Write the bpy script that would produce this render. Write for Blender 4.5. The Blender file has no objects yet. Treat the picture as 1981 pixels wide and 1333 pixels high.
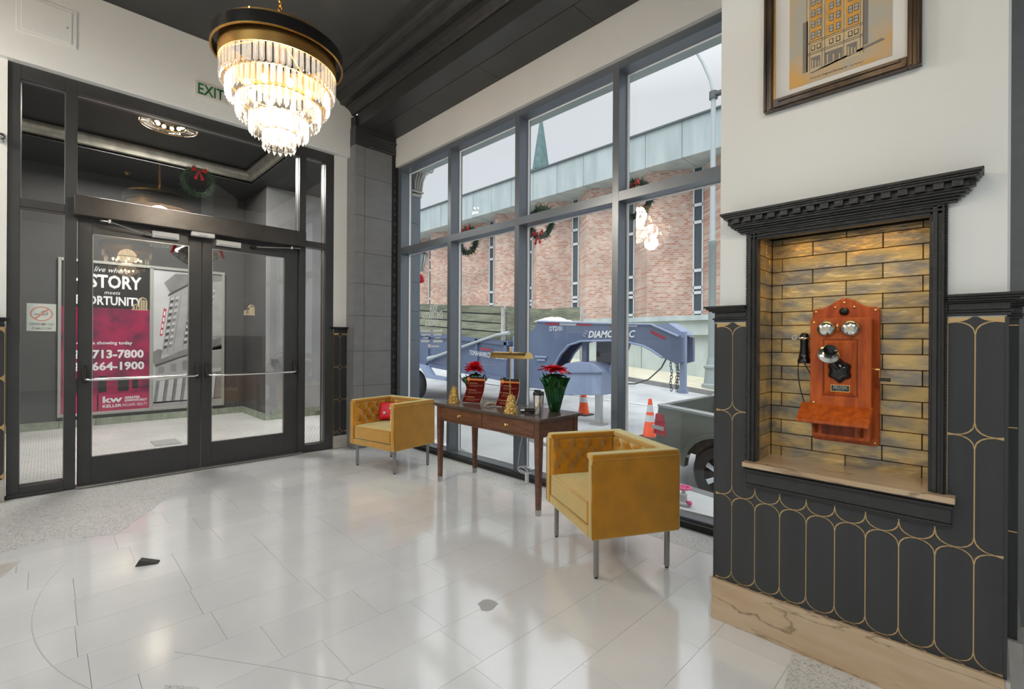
import bpy, bmesh, math, random
from mathutils import Vector, Matrix, noise
random.seed(7)
PI = math.pi
R = math.radians
scn = bpy.context.scene
COL = scn.collection

# ------------------------------------------------------------------ camera
H = 1.35
cam_d = bpy.data.cameras.new('camera')
cam = bpy.data.objects.new('camera', cam_d)
COL.objects.link(cam)
cam_d.sensor_fit = 'HORIZONTAL'
cam_d.sensor_width = 36.0
cam_d.lens = 912.5 / 1981.0 * 36.0
cam_d.shift_y = -4.0 / 1981.0
cam_d.clip_start = 0.02
cam_d.clip_end = 300
YAW = math.atan(903.5 / 912.5)
ROLL = math.atan(11 / 1825.0)
cam.matrix_world = (Matrix.Translation((0, 0, H)) @ Matrix.Rotation(-YAW, 4, 'Z') @
                    Matrix.Rotation(PI / 2, 4, 'X') @ Matrix.Rotation(ROLL, 4, 'Z'))
scn.camera = cam

# ------------------------------------------------------------------ world, lights, exposure
world = bpy.data.worlds.new('overcast_sky')
scn.world = world
world.use_nodes = True
wn = world.node_tree
wn.nodes.clear()
wo = wn.nodes.new('ShaderNodeOutputWorld')
wb = wn.nodes.new('ShaderNodeBackground')
wt = wn.nodes.new('ShaderNodeTexCoord')
ws = wn.nodes.new('ShaderNodeSeparateXYZ')
wr = wn.nodes.new('ShaderNodeValToRGB')
wr.color_ramp.elements[0].position = 0.0
wr.color_ramp.elements[0].color = (0.74, 0.79, 0.85, 1)
wr.color_ramp.elements[1].position = 1.0
wr.color_ramp.elements[1].color = (1.0, 1.0, 1.0, 1)
e = wr.color_ramp.elements.new(0.45)
e.color = (0.78, 0.78, 0.80, 1)
wn.links.new(wt.outputs['Generated'], ws.inputs[0])
wn.links.new(ws.outputs['Z'], wr.inputs[0])
wn.links.new(wr.outputs[0], wb.inputs['Color'])
wm = wn.nodes.new('ShaderNodeMapRange')
wm.inputs['From Min'].default_value = 0.45
wm.inputs['From Max'].default_value = 1.0
wm.inputs['To Min'].default_value = 0.92
wm.inputs['To Max'].default_value = 3.1
wn.links.new(ws.outputs['Z'], wm.inputs['Value'])
wn.links.new(wm.outputs[0], wb.inputs['Strength'])
wn.links.new(wb.outputs[0], wo.inputs['Surface'])

sun_d = bpy.data.lights.new('veiled_sun', 'SUN')
sun_d.energy = 1.8
sun_d.angle = R(50)
sun_d.color = (1.0, 0.98, 0.95)
sun = bpy.data.objects.new('veiled_sun', sun_d)
COL.objects.link(sun)
sun.rotation_euler = (Vector((0.62, 0.25, -0.85))).to_track_quat('-Z', 'Y').to_euler()

def area(name, loc, sx, sy, energy, color, target=None):
    d = bpy.data.lights.new(name, 'AREA')
    d.shape = 'RECTANGLE'
    d.size = sx
    d.size_y = sy
    d.energy = energy
    d.color = color
    d.size = sx; d.size_y = sy
    o = bpy.data.objects.new(name, d)
    COL.objects.link(o)
    o.location = loc
    if target:
        o.rotation_euler = (Vector(target) - Vector(loc)).to_track_quat('-Z', 'Y').to_euler()
    return o
# added fill lights under the lobby ceiling, unseen behind the camera
area('lobby_fill_light', (-1.9, -2.0, 4.4), 2.2, 2.2, 110, (0.96, 1.0, 1.0))
area('lobby_fill_light', (-2.9, 1.9, 4.4), 1.8, 2.5, 70, (0.96, 1.0, 1.0))
area('porch_fill_light', (1.1, 8.0, 4.10), 1.2, 0.8, 190, (1.0, 0.95, 0.88))  # added fill that brightens the porch, apart from its crystal light

scn.view_settings.view_transform = 'Standard'
scn.view_settings.look = 'None'
scn.view_settings.exposure = 0.22
scn.view_settings.gamma = 1.0
scn.view_settings.use_curve_mapping = False

# ------------------------------------------------------------------ materials
MATS = {}
def mat(name, col, rough=0.5, metal=0.0, spec=0.5, var=0.0, vscale=5.0, bump=0.0, bscale=40.0, col2=None,
        vdetail=4.0, stretch=None, sheen=0.0, crough=0.12, sheen_tint=None, coat=0.0, emis=None, estr=0.0, objvar=0.0, rvar=0.0,
        ramp=(0.35, 0.65)):
    m = bpy.data.materials.new(name)
    m.use_nodes = True
    nt = m.node_tree
    b = nt.nodes['Principled BSDF']
    b.inputs['Base Color'].default_value = (*col, 1)
    b.inputs['Roughness'].default_value = rough
    b.inputs['Metallic'].default_value = metal
    b.inputs['Specular IOR Level'].default_value = spec
    if sheen:
        b.inputs['Sheen Weight'].default_value = sheen
        b.inputs['Sheen Roughness'].default_value = 0.35
        if sheen_tint:
            b.inputs['Sheen Tint'].default_value = (*sheen_tint, 1)
    if coat:
        b.inputs['Coat Weight'].default_value = coat
        b.inputs['Coat Roughness'].default_value = crough
    if emis:
        b.inputs['Emission Color'].default_value = (*emis, 1)
        b.inputs['Emission Strength'].default_value = estr
    tc = None
    def coords():
        nonlocal tc
        if tc is None:
            t = nt.nodes.new('ShaderNodeTexCoord')
            mp = nt.nodes.new('ShaderNodeMapping')
            nt.links.new(t.outputs['Object'], mp.inputs['Vector'])
            if stretch:
                mp.inputs['Scale'].default_value = stretch
            tc = mp
        return tc.outputs['Vector']
    last = None
    if var or col2:
        n = nt.nodes.new('ShaderNodeTexNoise')
        n.inputs['Scale'].default_value = vscale
        n.inputs['Detail'].default_value = vdetail
        nt.links.new(coords(), n.inputs['Vector'])
        rp = nt.nodes.new('ShaderNodeValToRGB')
        rp.color_ramp.elements[0].position = ramp[0]
        rp.color_ramp.elements[1].position = ramp[1]
        c2 = col2 if col2 else tuple(max(0, c * (1 - var)) for c in col)
        rp.color_ramp.elements[0].color = (*c2, 1)
        rp.color_ramp.elements[1].color = (*col, 1)
        nt.links.new(n.outputs['Fac'], rp.inputs[0])
        last = rp.outputs[0]
    if objvar:
        oi = nt.nodes.new('ShaderNodeObjectInfo')
        mr = nt.nodes.new('ShaderNodeMapRange')
        mr.inputs['To Min'].default_value = 1 - objvar
        mr.inputs['To Max'].default_value = 1 + objvar * 0.5
        nt.links.new(oi.outputs['Random'], mr.inputs['Value'])
        mx = nt.nodes.new('ShaderNodeMix')
        mx.data_type = 'RGBA'
        mx.blend_type = 'MULTIPLY'
        mx.inputs[0].default_value = 1
        if last:
            nt.links.new(last, mx.inputs[6])
        else:
            mx.inputs[6].default_value = (*col, 1)
        nt.links.new(mr.outputs[0], mx.inputs[7])
        last = mx.outputs[2]
    if last:
        nt.links.new(last, b.inputs['Base Color'])
    if rvar:
        n3 = nt.nodes.new('ShaderNodeTexNoise')
        n3.inputs['Scale'].default_value = vscale * 0.7
        nt.links.new(coords(), n3.inputs['Vector'])
        m3 = nt.nodes.new('ShaderNodeMapRange')
        m3.inputs['To Min'].default_value = max(0.02, rough - rvar)
        m3.inputs['To Max'].default_value = rough + rvar
        nt.links.new(n3.outputs['Fac'], m3.inputs['Value'])
        nt.links.new(m3.outputs[0], b.inputs['Roughness'])
    if bump:
        n2 = nt.nodes.new('ShaderNodeTexNoise')
        n2.inputs['Scale'].default_value = bscale
        n2.inputs['Detail'].default_value = 3
        nt.links.new(coords(), n2.inputs['Vector'])
        bp = nt.nodes.new('ShaderNodeBump')
        bp.inputs['Strength'].default_value = bump
        bp.inputs['Distance'].default_value = 0.01
        nt.links.new(n2.outputs['Fac'], bp.inputs['Height'])
        nt.links.new(bp.outputs[0], b.inputs['Normal'])
    MATS[name] = m
    return m

def glass_mat(name, tint=(0.93, 0.96, 0.96), boost=1.0, rough=0.0):
    m = bpy.data.materials.new(name)
    m.use_nodes = True
    nt = m.node_tree
    nt.nodes.clear()
    o = nt.nodes.new('ShaderNodeOutputMaterial')
    t = nt.nodes.new('ShaderNodeBsdfTransparent')
    t.inputs[0].default_value = (*tint, 1)
    g = nt.nodes.new('ShaderNodeBsdfGlossy')
    g.inputs['Roughness'].default_value = rough
    f = nt.nodes.new('ShaderNodeFresnel')
    f.inputs[0].default_value = 1.5
    mu = nt.nodes.new('ShaderNodeMath')
    mu.operation = 'MULTIPLY'
    mu.use_clamp = True
    mu.inputs[1].default_value = boost
    nt.links.new(f.outputs[0], mu.inputs[0])
    ge = nt.nodes.new('ShaderNodeNewGeometry')      # reflect at the entry face of the pane only
    iv = nt.nodes.new('ShaderNodeMath')
    iv.operation = 'SUBTRACT'
    iv.inputs[0].default_value = 1.0
    nt.links.new(ge.outputs['Backfacing'], iv.inputs[1])
    m2 = nt.nodes.new('ShaderNodeMath')
    m2.operation = 'MULTIPLY'
    nt.links.new(mu.outputs[0], m2.inputs[0])
    nt.links.new(iv.outputs[0], m2.inputs[1])
    mx = nt.nodes.new('ShaderNodeMixShader')
    nt.links.new(m2.outputs[0], mx.inputs[0])
    nt.links.new(t.outputs[0], mx.inputs[1])
    nt.links.new(g.outputs[0], mx.inputs[2])
    nt.links.new(mx.outputs[0], o.inputs[0])
    MATS[name] = m
    return m

def crystal_mat():
    m = bpy.data.materials.new('crystal')
    m.use_nodes = True
    nt = m.node_tree
    nt.nodes.clear()
    o = nt.nodes.new('ShaderNodeOutputMaterial')
    t = nt.nodes.new('ShaderNodeBsdfTransparent')
    t.inputs[0].default_value = (0.97, 0.95, 0.92, 1)
    g = nt.nodes.new('ShaderNodeBsdfGlossy')
    g.inputs['Roughness'].default_value = 0.03
    tr = nt.nodes.new('ShaderNodeBsdfTranslucent')
    tr.inputs[0].default_value = (0.95, 0.93, 0.9, 1)
    a = nt.nodes.new('ShaderNodeMixShader')
    a.inputs[0].default_value = 0.042
    nt.links.new(t.outputs[0], a.inputs[1])
    nt.links.new(tr.outputs[0], a.inputs[2])
    lw = nt.nodes.new('ShaderNodeLayerWeight')
    lw.inputs[0].default_value = 0.40
    b = nt.nodes.new('ShaderNodeMixShader')
    nt.links.new(lw.outputs['Facing'], b.inputs[0])
    nt.links.new(a.outputs[0], b.inputs[1])
    nt.links.new(g.outputs[0], b.inputs[2])
    nt.links.new(b.outputs[0], o.inputs[0])
    MATS['crystal'] = m
    return m

def speckle_mat(name, base, specks, scale, rough, amount=0.5):
    """terrazzo: stone chips in a matrix"""
    m = mat(name, base, rough)
    nt = m.node_tree
    b = nt.nodes['Principled BSDF']
    tc = nt.nodes.new('ShaderNodeTexCoord')
    v = nt.nodes.new('ShaderNodeTexVoronoi')
    v.inputs['Scale'].default_value = scale
    nt.links.new(tc.outputs['Object'], v.inputs['Vector'])
    sp = nt.nodes.new('ShaderNodeSeparateColor')
    nt.links.new(v.outputs['Color'], sp.inputs[0])
    rp = nt.nodes.new('ShaderNodeValToRGB')
    rp.color_ramp.interpolation = 'CONSTANT'
    rp.color_ramp.elements[0].color = (*base, 1)
    rp.color_ramp.elements[1].position = amount
    rp.color_ramp.elements[1].color = (*specks[0], 1)
    k = amount
    for s in specks[1:]:
        k += (1 - amount) / len(specks)
        el = rp.color_ramp.elements.new(k)
        el.color = (*s, 1)
    nt.links.new(sp.outputs[0], rp.inputs[0])
    nt.links.new(rp.outputs[0], b.inputs['Base Color'])
    return m

def brick_mat(name, c1, c2, mortar, scale=1.0, bw=0.21, bh=0.075, ms=0.01, vec=None, rough=0.85, bump=0.3, off=0.5, squash=1.0):
    """brick face pattern for walls too far away to pick the bricks apart; vec = (axis for u, axis for v)"""
    m = mat(name, c1, rough)
    nt = m.node_tree
    b = nt.nodes['Principled BSDF']
    tc = nt.nodes.new('ShaderNodeTexCoord')
    sx = nt.nodes.new('ShaderNodeSeparateXYZ')
    cb = nt.nodes.new('ShaderNodeCombineXYZ')
    nt.links.new(tc.outputs['Object'], sx.inputs[0])
    if vec[0] == 'XY':
        ad = nt.nodes.new('ShaderNodeMath')
        ad.operation = 'SUBTRACT'
        nt.links.new(sx.outputs['Y'], ad.inputs[0])
        nt.links.new(sx.outputs['X'], ad.inputs[1])
        nt.links.new(ad.outputs[0], cb.inputs[0])
    else:
        nt.links.new(sx.outputs[vec[0]], cb.inputs[0])
    nt.links.new(sx.outputs[vec[1]], cb.inputs[1])
    br = nt.nodes.new('ShaderNodeTexBrick')
    br.offset = off
    br.inputs['Color1'].default_value = (*c1, 1)
    br.inputs['Color2'].default_value = (*c2, 1)
    br.inputs['Mortar'].default_value = (*mortar, 1)
    br.inputs['Scale'].default_value = scale
    br.inputs['Mortar Size'].default_value = ms
    br.inputs['Brick Width'].default_value = bw
    br.inputs['Row Height'].default_value = bh
    br.inputs['Bias'].default_value = 0.0
    nt.links.new(cb.outputs[0], br.inputs['Vector'])
    n = nt.nodes.new('ShaderNodeTexNoise')
    n.inputs['Scale'].default_value = 0.9
    n.inputs['Detail'].default_value = 6
    nt.links.new(tc.outputs['Object'], n.inputs['Vector'])
    mr = nt.nodes.new('ShaderNodeMapRange')
    mr.inputs['From Min'].default_value = 0.3
    mr.inputs['From Max'].default_value = 0.7
    mr.inputs['To Min'].default_value = 0.8
    mr.inputs['To Max'].default_value = 1.15
    nt.links.new(n.outputs['Fac'], mr.inputs['Value'])
    mx = nt.nodes.new('ShaderNodeMix')
    mx.data_type = 'RGBA'
    mx.blend_type = 'MULTIPLY'
    mx.inputs[0].default_value = 1
    nt.links.new(br.outputs['Color'], mx.inputs[6])
    nt.links.new(mr.outputs[0], mx.inputs[7])
    nt.links.new(mx.outputs[2], b.inputs['Base Color'])
    if bump:
        bp = nt.nodes.new('ShaderNodeBump')
        bp.inputs['Strength'].default_value = bump
        bp.invert = True
        nt.links.new(br.outputs['Fac'], bp.inputs['Height'])
        nt.links.new(bp.outputs[0], b.inputs['Normal'])
    return m

mat('white_wall', (0.74, 0.75, 0.735), 0.75, var=0.03, vscale=1.5, bump=0.05, bscale=60)
mat('soffit_paint', (0.68, 0.67, 0.65), 0.7, var=0.05, vscale=1.2)
mat('black_ceiling', (0.042, 0.041, 0.040), 0.42, var=0.25, vscale=2)
mat('black_paint', (0.045, 0.045, 0.045), 0.38, var=0.2, vscale=3)
mat('black_stone', (0.20, 0.20, 0.204), 0.34, var=0.12, vscale=5, bump=0.08, bscale=22, stretch=(1, 1, 2))
mat('door_metal', (0.062, 0.062, 0.062), 0.38, metal=0.35, var=0.2, vscale=3)
mat('header_metal', (0.085, 0.078, 0.072), 0.32, metal=0.6, var=0.3, vscale=5)
mat('window_metal', (0.165, 0.185, 0.21), 0.32, metal=0.45, var=0.1, vscale=2)
mat('gasket', (0.02, 0.02, 0.02), 0.6)
mat('bright_bead', (0.86, 0.88, 0.90), 0.3)
mat('trim_black', (0.028, 0.027, 0.026), 0.30, var=0.3, vscale=12, bump=0.25, bscale=60)
mat('wainscot', (0.030, 0.032, 0.033), 0.42, var=0.2, vscale=14, stretch=(1, 1, 0.15), bump=0.1, bscale=120)
mat('gold_inlay', (0.62, 0.42, 0.20), 0.30, metal=0.9)
mat('marble_base', (0.52, 0.39, 0.26), 0.24, col2=(0.46, 0.32, 0.19), vscale=3.0, vdetail=9, stretch=(1, 1.0, 5), ramp=(0.3, 0.62))
def veins(m, dark, scale, width, distort):
    nt = m.node_tree; b = nt.nodes['Principled BSDF']
    src = b.inputs['Base Color'].links[0].from_socket
    tc = nt.nodes.new('ShaderNodeTexCoord'); mp = nt.nodes.new('ShaderNodeMapping'); mp.inputs['Scale'].default_value = (1, 0.35, 2.4)
    nt.links.new(tc.outputs['Object'], mp.inputs['Vector'])
    n = nt.nodes.new('ShaderNodeTexNoise'); n.inputs['Scale'].default_value = scale; n.inputs['Detail'].default_value = 7; n.inputs['Distortion'].default_value = distort
    nt.links.new(mp.outputs[0], n.inputs['Vector'])
    sb = nt.nodes.new('ShaderNodeMath'); sb.operation = 'SUBTRACT'; sb.inputs[1].default_value = 0.5
    ab = nt.nodes.new('ShaderNodeMath'); ab.operation = 'ABSOLUTE'
    nt.links.new(n.outputs['Fac'], sb.inputs[0]); nt.links.new(sb.outputs[0], ab.inputs[0])
    mr = nt.nodes.new('ShaderNodeMapRange'); mr.inputs['From Max'].default_value = width; mr.inputs['To Min'].default_value = 0.75; mr.inputs['To Max'].default_value = 0.0
    nt.links.new(ab.outputs[0], mr.inputs['Value'])
    mx = nt.nodes.new('ShaderNodeMix'); mx.data_type = 'RGBA'
    nt.links.new(mr.outputs[0], mx.inputs[0]); nt.links.new(src, mx.inputs[6]); mx.inputs[7].default_value = (*dark, 1)
    nt.links.new(mx.outputs[2], b.inputs['Base Color'])
veins(MATS['marble_base'], (0.16, 0.10, 0.06), 3.2, 0.012, 0.6)
mat('marble_pale', (0.52, 0.50, 0.47), 0.28, col2=(0.40, 0.37, 0.33), vscale=6, vdetail=6)
mat('floor_tile', (0.81, 0.82, 0.83), 0.17, col2=(0.75, 0.76, 0.77), vscale=2.6, vdetail=8, objvar=0.045, rvar=0.06, bump=0.02, bscale=9, coat=1.0, crough=0.10)
MATS['floor_tile'].node_tree.nodes['Principled BSDF'].inputs['Coat IOR'].default_value = 2.1
mat('grout', (0.42, 0.42, 0.42), 0.7)
speckle_mat('terrazzo', (0.55, 0.55, 0.55), [(0.42, 0.42, 0.42), (0.62, 0.62, 0.62), (0.22, 0.22, 0.22), (0.5, 0.5, 0.48)], 170, 0.3, 0.5)
speckle_mat('terrazzo_pale', (0.62, 0.62, 0.60), [(0.68, 0.68, 0.68), (0.54, 0.54, 0.53), (0.42, 0.40, 0.37), (0.64, 0.64, 0.62)], 150, 0.25, 0.5)
mat('brass', (0.78, 0.50, 0.18), 0.22, metal=1.0)
mat('brass_satin', (0.66, 0.40, 0.13), 0.38, metal=1.0, var=0.1, vscale=8)
mat('black_metal', (0.045, 0.042, 0.040), 0.28, metal=0.7)
mat('chrome', (0.75, 0.75, 0.74), 0.16, metal=1.0)
mat('steel', (0.42, 0.42, 0.41), 0.32, metal=0.9)
mat('leg_steel', (0.33, 0.33, 0.31), 0.30, metal=0.85)
mat('bulb', (1, 0.9, 0.7), 0.5, emis=(1.0, 0.80, 0.52), estr=16)
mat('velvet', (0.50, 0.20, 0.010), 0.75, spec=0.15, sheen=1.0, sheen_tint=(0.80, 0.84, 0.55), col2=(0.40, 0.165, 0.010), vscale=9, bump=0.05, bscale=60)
def velvet_sheen(m, pale, amt, ex):  # pale daylight sheen mixed into the base colour at grazing angles
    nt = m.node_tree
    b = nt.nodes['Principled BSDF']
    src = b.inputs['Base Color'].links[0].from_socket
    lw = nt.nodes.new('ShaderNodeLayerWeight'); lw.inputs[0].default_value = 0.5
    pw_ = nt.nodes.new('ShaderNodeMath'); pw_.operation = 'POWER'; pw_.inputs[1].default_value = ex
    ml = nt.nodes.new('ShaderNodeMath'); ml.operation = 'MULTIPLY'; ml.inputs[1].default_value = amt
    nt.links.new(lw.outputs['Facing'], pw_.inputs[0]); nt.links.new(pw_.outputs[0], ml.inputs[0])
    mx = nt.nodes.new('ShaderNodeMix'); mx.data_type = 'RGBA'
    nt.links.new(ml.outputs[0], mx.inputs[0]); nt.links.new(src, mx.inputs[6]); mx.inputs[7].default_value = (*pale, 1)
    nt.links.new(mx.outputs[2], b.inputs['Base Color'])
velvet_sheen(MATS['velvet'], (0.62, 0.62, 0.33), 0.95, 1.7)
mat('velvet_button', (0.42, 0.19, 0.015), 0.7, spec=0.2, sheen=0.8, sheen_tint=(0.9, 0.9, 0.7))
mat('table_wood', (0.155, 0.060, 0.024), 0.34, col2=(0.085, 0.033, 0.014), vscale=7, vdetail=6, stretch=(6, 1, 6), coat=0.15)
mat('table_top', (0.10, 0.070, 0.055), 0.24, col2=(0.06, 0.042, 0.034), vscale=5, stretch=(8, 1, 8), coat=0.3)
mat('drawer_wood', (0.17, 0.065, 0.024), 0.30, col2=(0.085, 0.032, 0.012), vscale=7, vdetail=6, stretch=(5, 1, 8), coat=0.3)
mat('phone_oak', (0.52, 0.105, 0.010), 0.42, spec=0.3, col2=(0.34, 0.055, 0.006), vscale=16, vdetail=8, stretch=(3, 3, 0.5), coat=0.15)
mat('phone_oak_dark', (0.26, 0.045, 0.007), 0.4, spec=0.3, col2=(0.15, 0.022, 0.004), vscale=16, vdetail=8, stretch=(3, 3, 0.5))
mat('bakelite', (0.010, 0.010, 0.010), 0.16)
mat('nickel', (0.62, 0.62, 0.58), 0.18, metal=1.0)
mat('cord_brown', (0.06, 0.03, 0.015), 0.8)
mat('niche_tile', (0.66, 0.47, 0.20), 0.30, metal=0.55, col2=(0.30, 0.27, 0.22), vscale=7, vdetail=7, stretch=(1, 1.0, 2.4), bump=0.5, bscale=16, objvar=0.25, ramp=(0.38, 0.60))
mat('niche_grout', (0.03, 0.02, 0.012), 0.8)
mat('sign_white', (0.62, 0.61, 0.56), 0.5)
mat('sign_green', (0.006, 0.14, 0.035), 0.5)
mat('decal_cream', (0.66, 0.56, 0.36), 0.55)
mat('decal_white', (0.75, 0.77, 0.78), 0.6)
mat('paper', (0.70, 0.70, 0.68), 0.7)
mat('sticker_white', (0.62, 0.66, 0.62), 0.5)
mat('sticker_red', (0.65, 0.25, 0.20), 0.6)
mat('sticker_grey', (0.28, 0.33, 0.31), 0.6)
mat('art_paper', (0.62, 0.36, 0.11), 0.7, col2=(0.42, 0.40, 0.34), vscale=5.0, vdetail=5, ramp=(0.40, 0.60))
mat('art_stone', (0.62, 0.46, 0.24), 0.7, col2=(0.50, 0.42, 0.30), vscale=14)
mat('art_orange', (0.66, 0.34, 0.07), 0.7, var=0.2, vscale=30)
mat('art_ink', (0.05, 0.04, 0.035), 0.7)
mat('art_shade', (0.20, 0.18, 0.16), 0.7)
mat('art_blue', (0.34, 0.38, 0.40), 0.6)
mat('frame_bronze', (0.10, 0.062, 0.038), 0.30, metal=0.4, col2=(0.03, 0.022, 0.018), vscale=14, stretch=(2, 2, 0.3), coat=0.3)
mat('mat_board', (0.72, 0.71, 0.69), 0.7)
mat('poster_black', (0.022, 0.020, 0.020), 0.35)
mat('poster_magenta', (0.36, 0.012, 0.075), 0.35, col2=(0.075, 0.015, 0.05), vscale=3.4, vdetail=3, ramp=(0.34, 0.60))
mat('poster_foot', (0.42, 0.02, 0.09), 0.35)
mat('poster_sky', (0.55, 0.56, 0.57), 0.4, var=0.2, vscale=2)
mat('poster_grey', (0.24, 0.24, 0.24), 0.4, var=0.3, vscale=4)
mat('poster_dark', (0.06, 0.06, 0.06), 0.4)
mat('poster_mid', (0.38, 0.38, 0.38), 0.4, var=0.2, vscale=6)
mat('poster_red', (0.50, 0.05, 0.07), 0.4)
mat('case_silver', (0.40, 0.41, 0.38), 0.4, metal=0.3)
mat('porch_wall', (0.070, 0.070, 0.070), 0.6, var=0.2, vscale=1.5)
mat('porch_daylit_face', (0.36, 0.36, 0.36), 0.6, var=0.15, vscale=2)
mat('porch_ceiling', (0.028, 0.028, 0.028), 0.5)
mat('silver_cornice', (0.42, 0.40, 0.34), 0.35, metal=0.5, var=0.3, vscale=8)
mat('green_marble', (0.22, 0.27, 0.20), 0.4, col2=(0.34, 0.38, 0.30), vscale=9, objvar=0.15)
brick_mat('porch_mosaic', (0.74, 0.74, 0.72), (0.64, 0.64, 0.63), (0.42, 0.42, 0.41), bw=0.05, bh=0.05, ms=0.006, vec=('X', 'Y'), rough=0.4, bump=0.1)
mat('ribbon_red', (0.62, 0.010, 0.014), 0.45)
mat('pine', (0.020, 0.050, 0.026), 0.8, col2=(0.05, 0.10, 0.05), vscale=30)
mat('glitter_gold', (1.0, 0.74, 0.28), 0.22, metal=0.9, bump=1.0, bscale=150, col2=(0.30, 0.13, 0.01), vscale=130, vdetail=2, ramp=(0.42, 0.58))
mat('glitter_silver', (0.85, 0.85, 0.83), 0.22, metal=0.9, bump=1.0, bscale=120, col2=(0.12, 0.12, 0.12), vscale=100, vdetail=2, ramp=(0.42, 0.58))
mat('foil_green', (0.004, 0.095, 0.022), 0.16, metal=0.55, coat=0.6)
mat('leaf_green', (0.02, 0.09, 0.02), 0.45, var=0.3, vscale=20)
mat('petal_red', (0.80, 0.012, 0.022), 0.5, col2=(0.62, 0.006, 0.05), vscale=16)
mat('card_maroon', (0.10, 0.006, 0.004), 0.8, spec=0.1)
mat('card_orange', (0.80, 0.22, 0.03), 0.5)
mat('card_black', (0.012, 0.010, 0.010), 0.4)
mat('card_text', (0.60, 0.30, 0.18), 0.7)
mat('rubber', (0.045, 0.043, 0.040), 0.7)
mat('white_plastic', (0.65, 0.65, 0.64), 0.45)
mat('grey_plastic', (0.35, 0.35, 0.35), 0.5)
# outdoors
mat('asphalt', (0.46, 0.475, 0.49), 0.6, col2=(0.34, 0.355, 0.37), vscale=1.2, vdetail=8, bump=0.15, bscale=50)
mat('sidewalk', (0.50, 0.505, 0.50), 0.7, var=0.15, vscale=2, bump=0.1, bscale=30)
mat('far_sidewalk', (0.62, 0.58, 0.45), 0.8, var=0.15, vscale=2)
mat('kerb', (0.20, 0.20, 0.19), 0.8, var=0.2, vscale=3)
mat('lane_paint', (0.62, 0.63, 0.64), 0.7)
brick_mat('far_brick', (0.44, 0.19, 0.115), (0.60, 0.45, 0.37), (0.52, 0.47, 0.43), bw=0.26, bh=0.088, ms=0.012, vec=('XY', 'Z'), bump=0.0)
mat('fascia_stone', (0.47, 0.53, 0.53), 0.7, col2=(0.37, 0.43, 0.435), vscale=1.2, vdetail=6, stretch=(1, 2, 0.35))
mat('coping', (0.10, 0.12, 0.12), 0.6)
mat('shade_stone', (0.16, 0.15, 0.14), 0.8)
mat('concrete', (0.50, 0.56, 0.54), 0.8, col2=(0.38, 0.43, 0.415), vscale=1.3, vdetail=7, stretch=(1, 1, 0.6))
mat('far_glass', (0.05, 0.07, 0.085), 0.15)
mat('far_frame', (0.62, 0.65, 0.66), 0.5)
mat('copper_green', (0.13, 0.22, 0.22), 0.7, var=0.3, vscale=2)
mat('lamp_pole', (0.42, 0.46, 0.47), 0.6)
mat('lamp_base', (0.24, 0.28, 0.275), 0.6)
mat('trailer_blue', (0.12, 0.155, 0.255), 0.38, var=0.15, vscale=1.5)
mat('trailer_pale', (0.27, 0.33, 0.48), 0.4, var=0.1, vscale=2)
mat('trailer_dark', (0.07, 0.075, 0.09), 0.5)
mat('deck_wood', (0.28, 0.29, 0.20), 0.8, col2=(0.15, 0.165, 0.12), vscale=5, stretch=(1, 0.4, 4), objvar=0.35)
mat('reflector_red', (0.35, 0.02, 0.05), 0.35)
mat('reflector_pale', (0.48, 0.50, 0.52), 0.4)
mat('tyre', (0.030, 0.032, 0.035), 0.75)
mat('tarp', (0.62, 0.58, 0.60), 0.7, var=0.2, vscale=6)
mat('truck_paint', (0.20, 0.22, 0.195), 0.22, metal=0.3, coat=0.5, var=0.1, vscale=2)
mat('truck_trim', (0.40, 0.43, 0.43), 0.3, metal=0.5)
mat('bed_liner', (0.07, 0.08, 0.085), 0.6, var=0.5, vscale=9)
mat('tail_red', (0.55, 0.015, 0.035), 0.2, coat=0.5)
mat('cone_orange', (0.90, 0.10, 0.02), 0.5)
mat('cone_white', (0.55, 0.57, 0.58), 0.5)
mat('pink_paint', (0.75, 0.10, 0.28), 0.45)
mat('pale_paint', (0.50, 0.50, 0.50), 0.5)
mat('lantern_glass', (0.62, 0.72, 0.75), 0.4)
mat('facade_pale', (0.52, 0.53, 0.54), 0.7, var=0.1, vscale=1)
glass_mat('window_glass', (0.93, 0.955, 0.965), 1.25)
glass_mat('door_glass', (0.88, 0.89, 0.89), 3.0)
crystal_mat()

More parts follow.
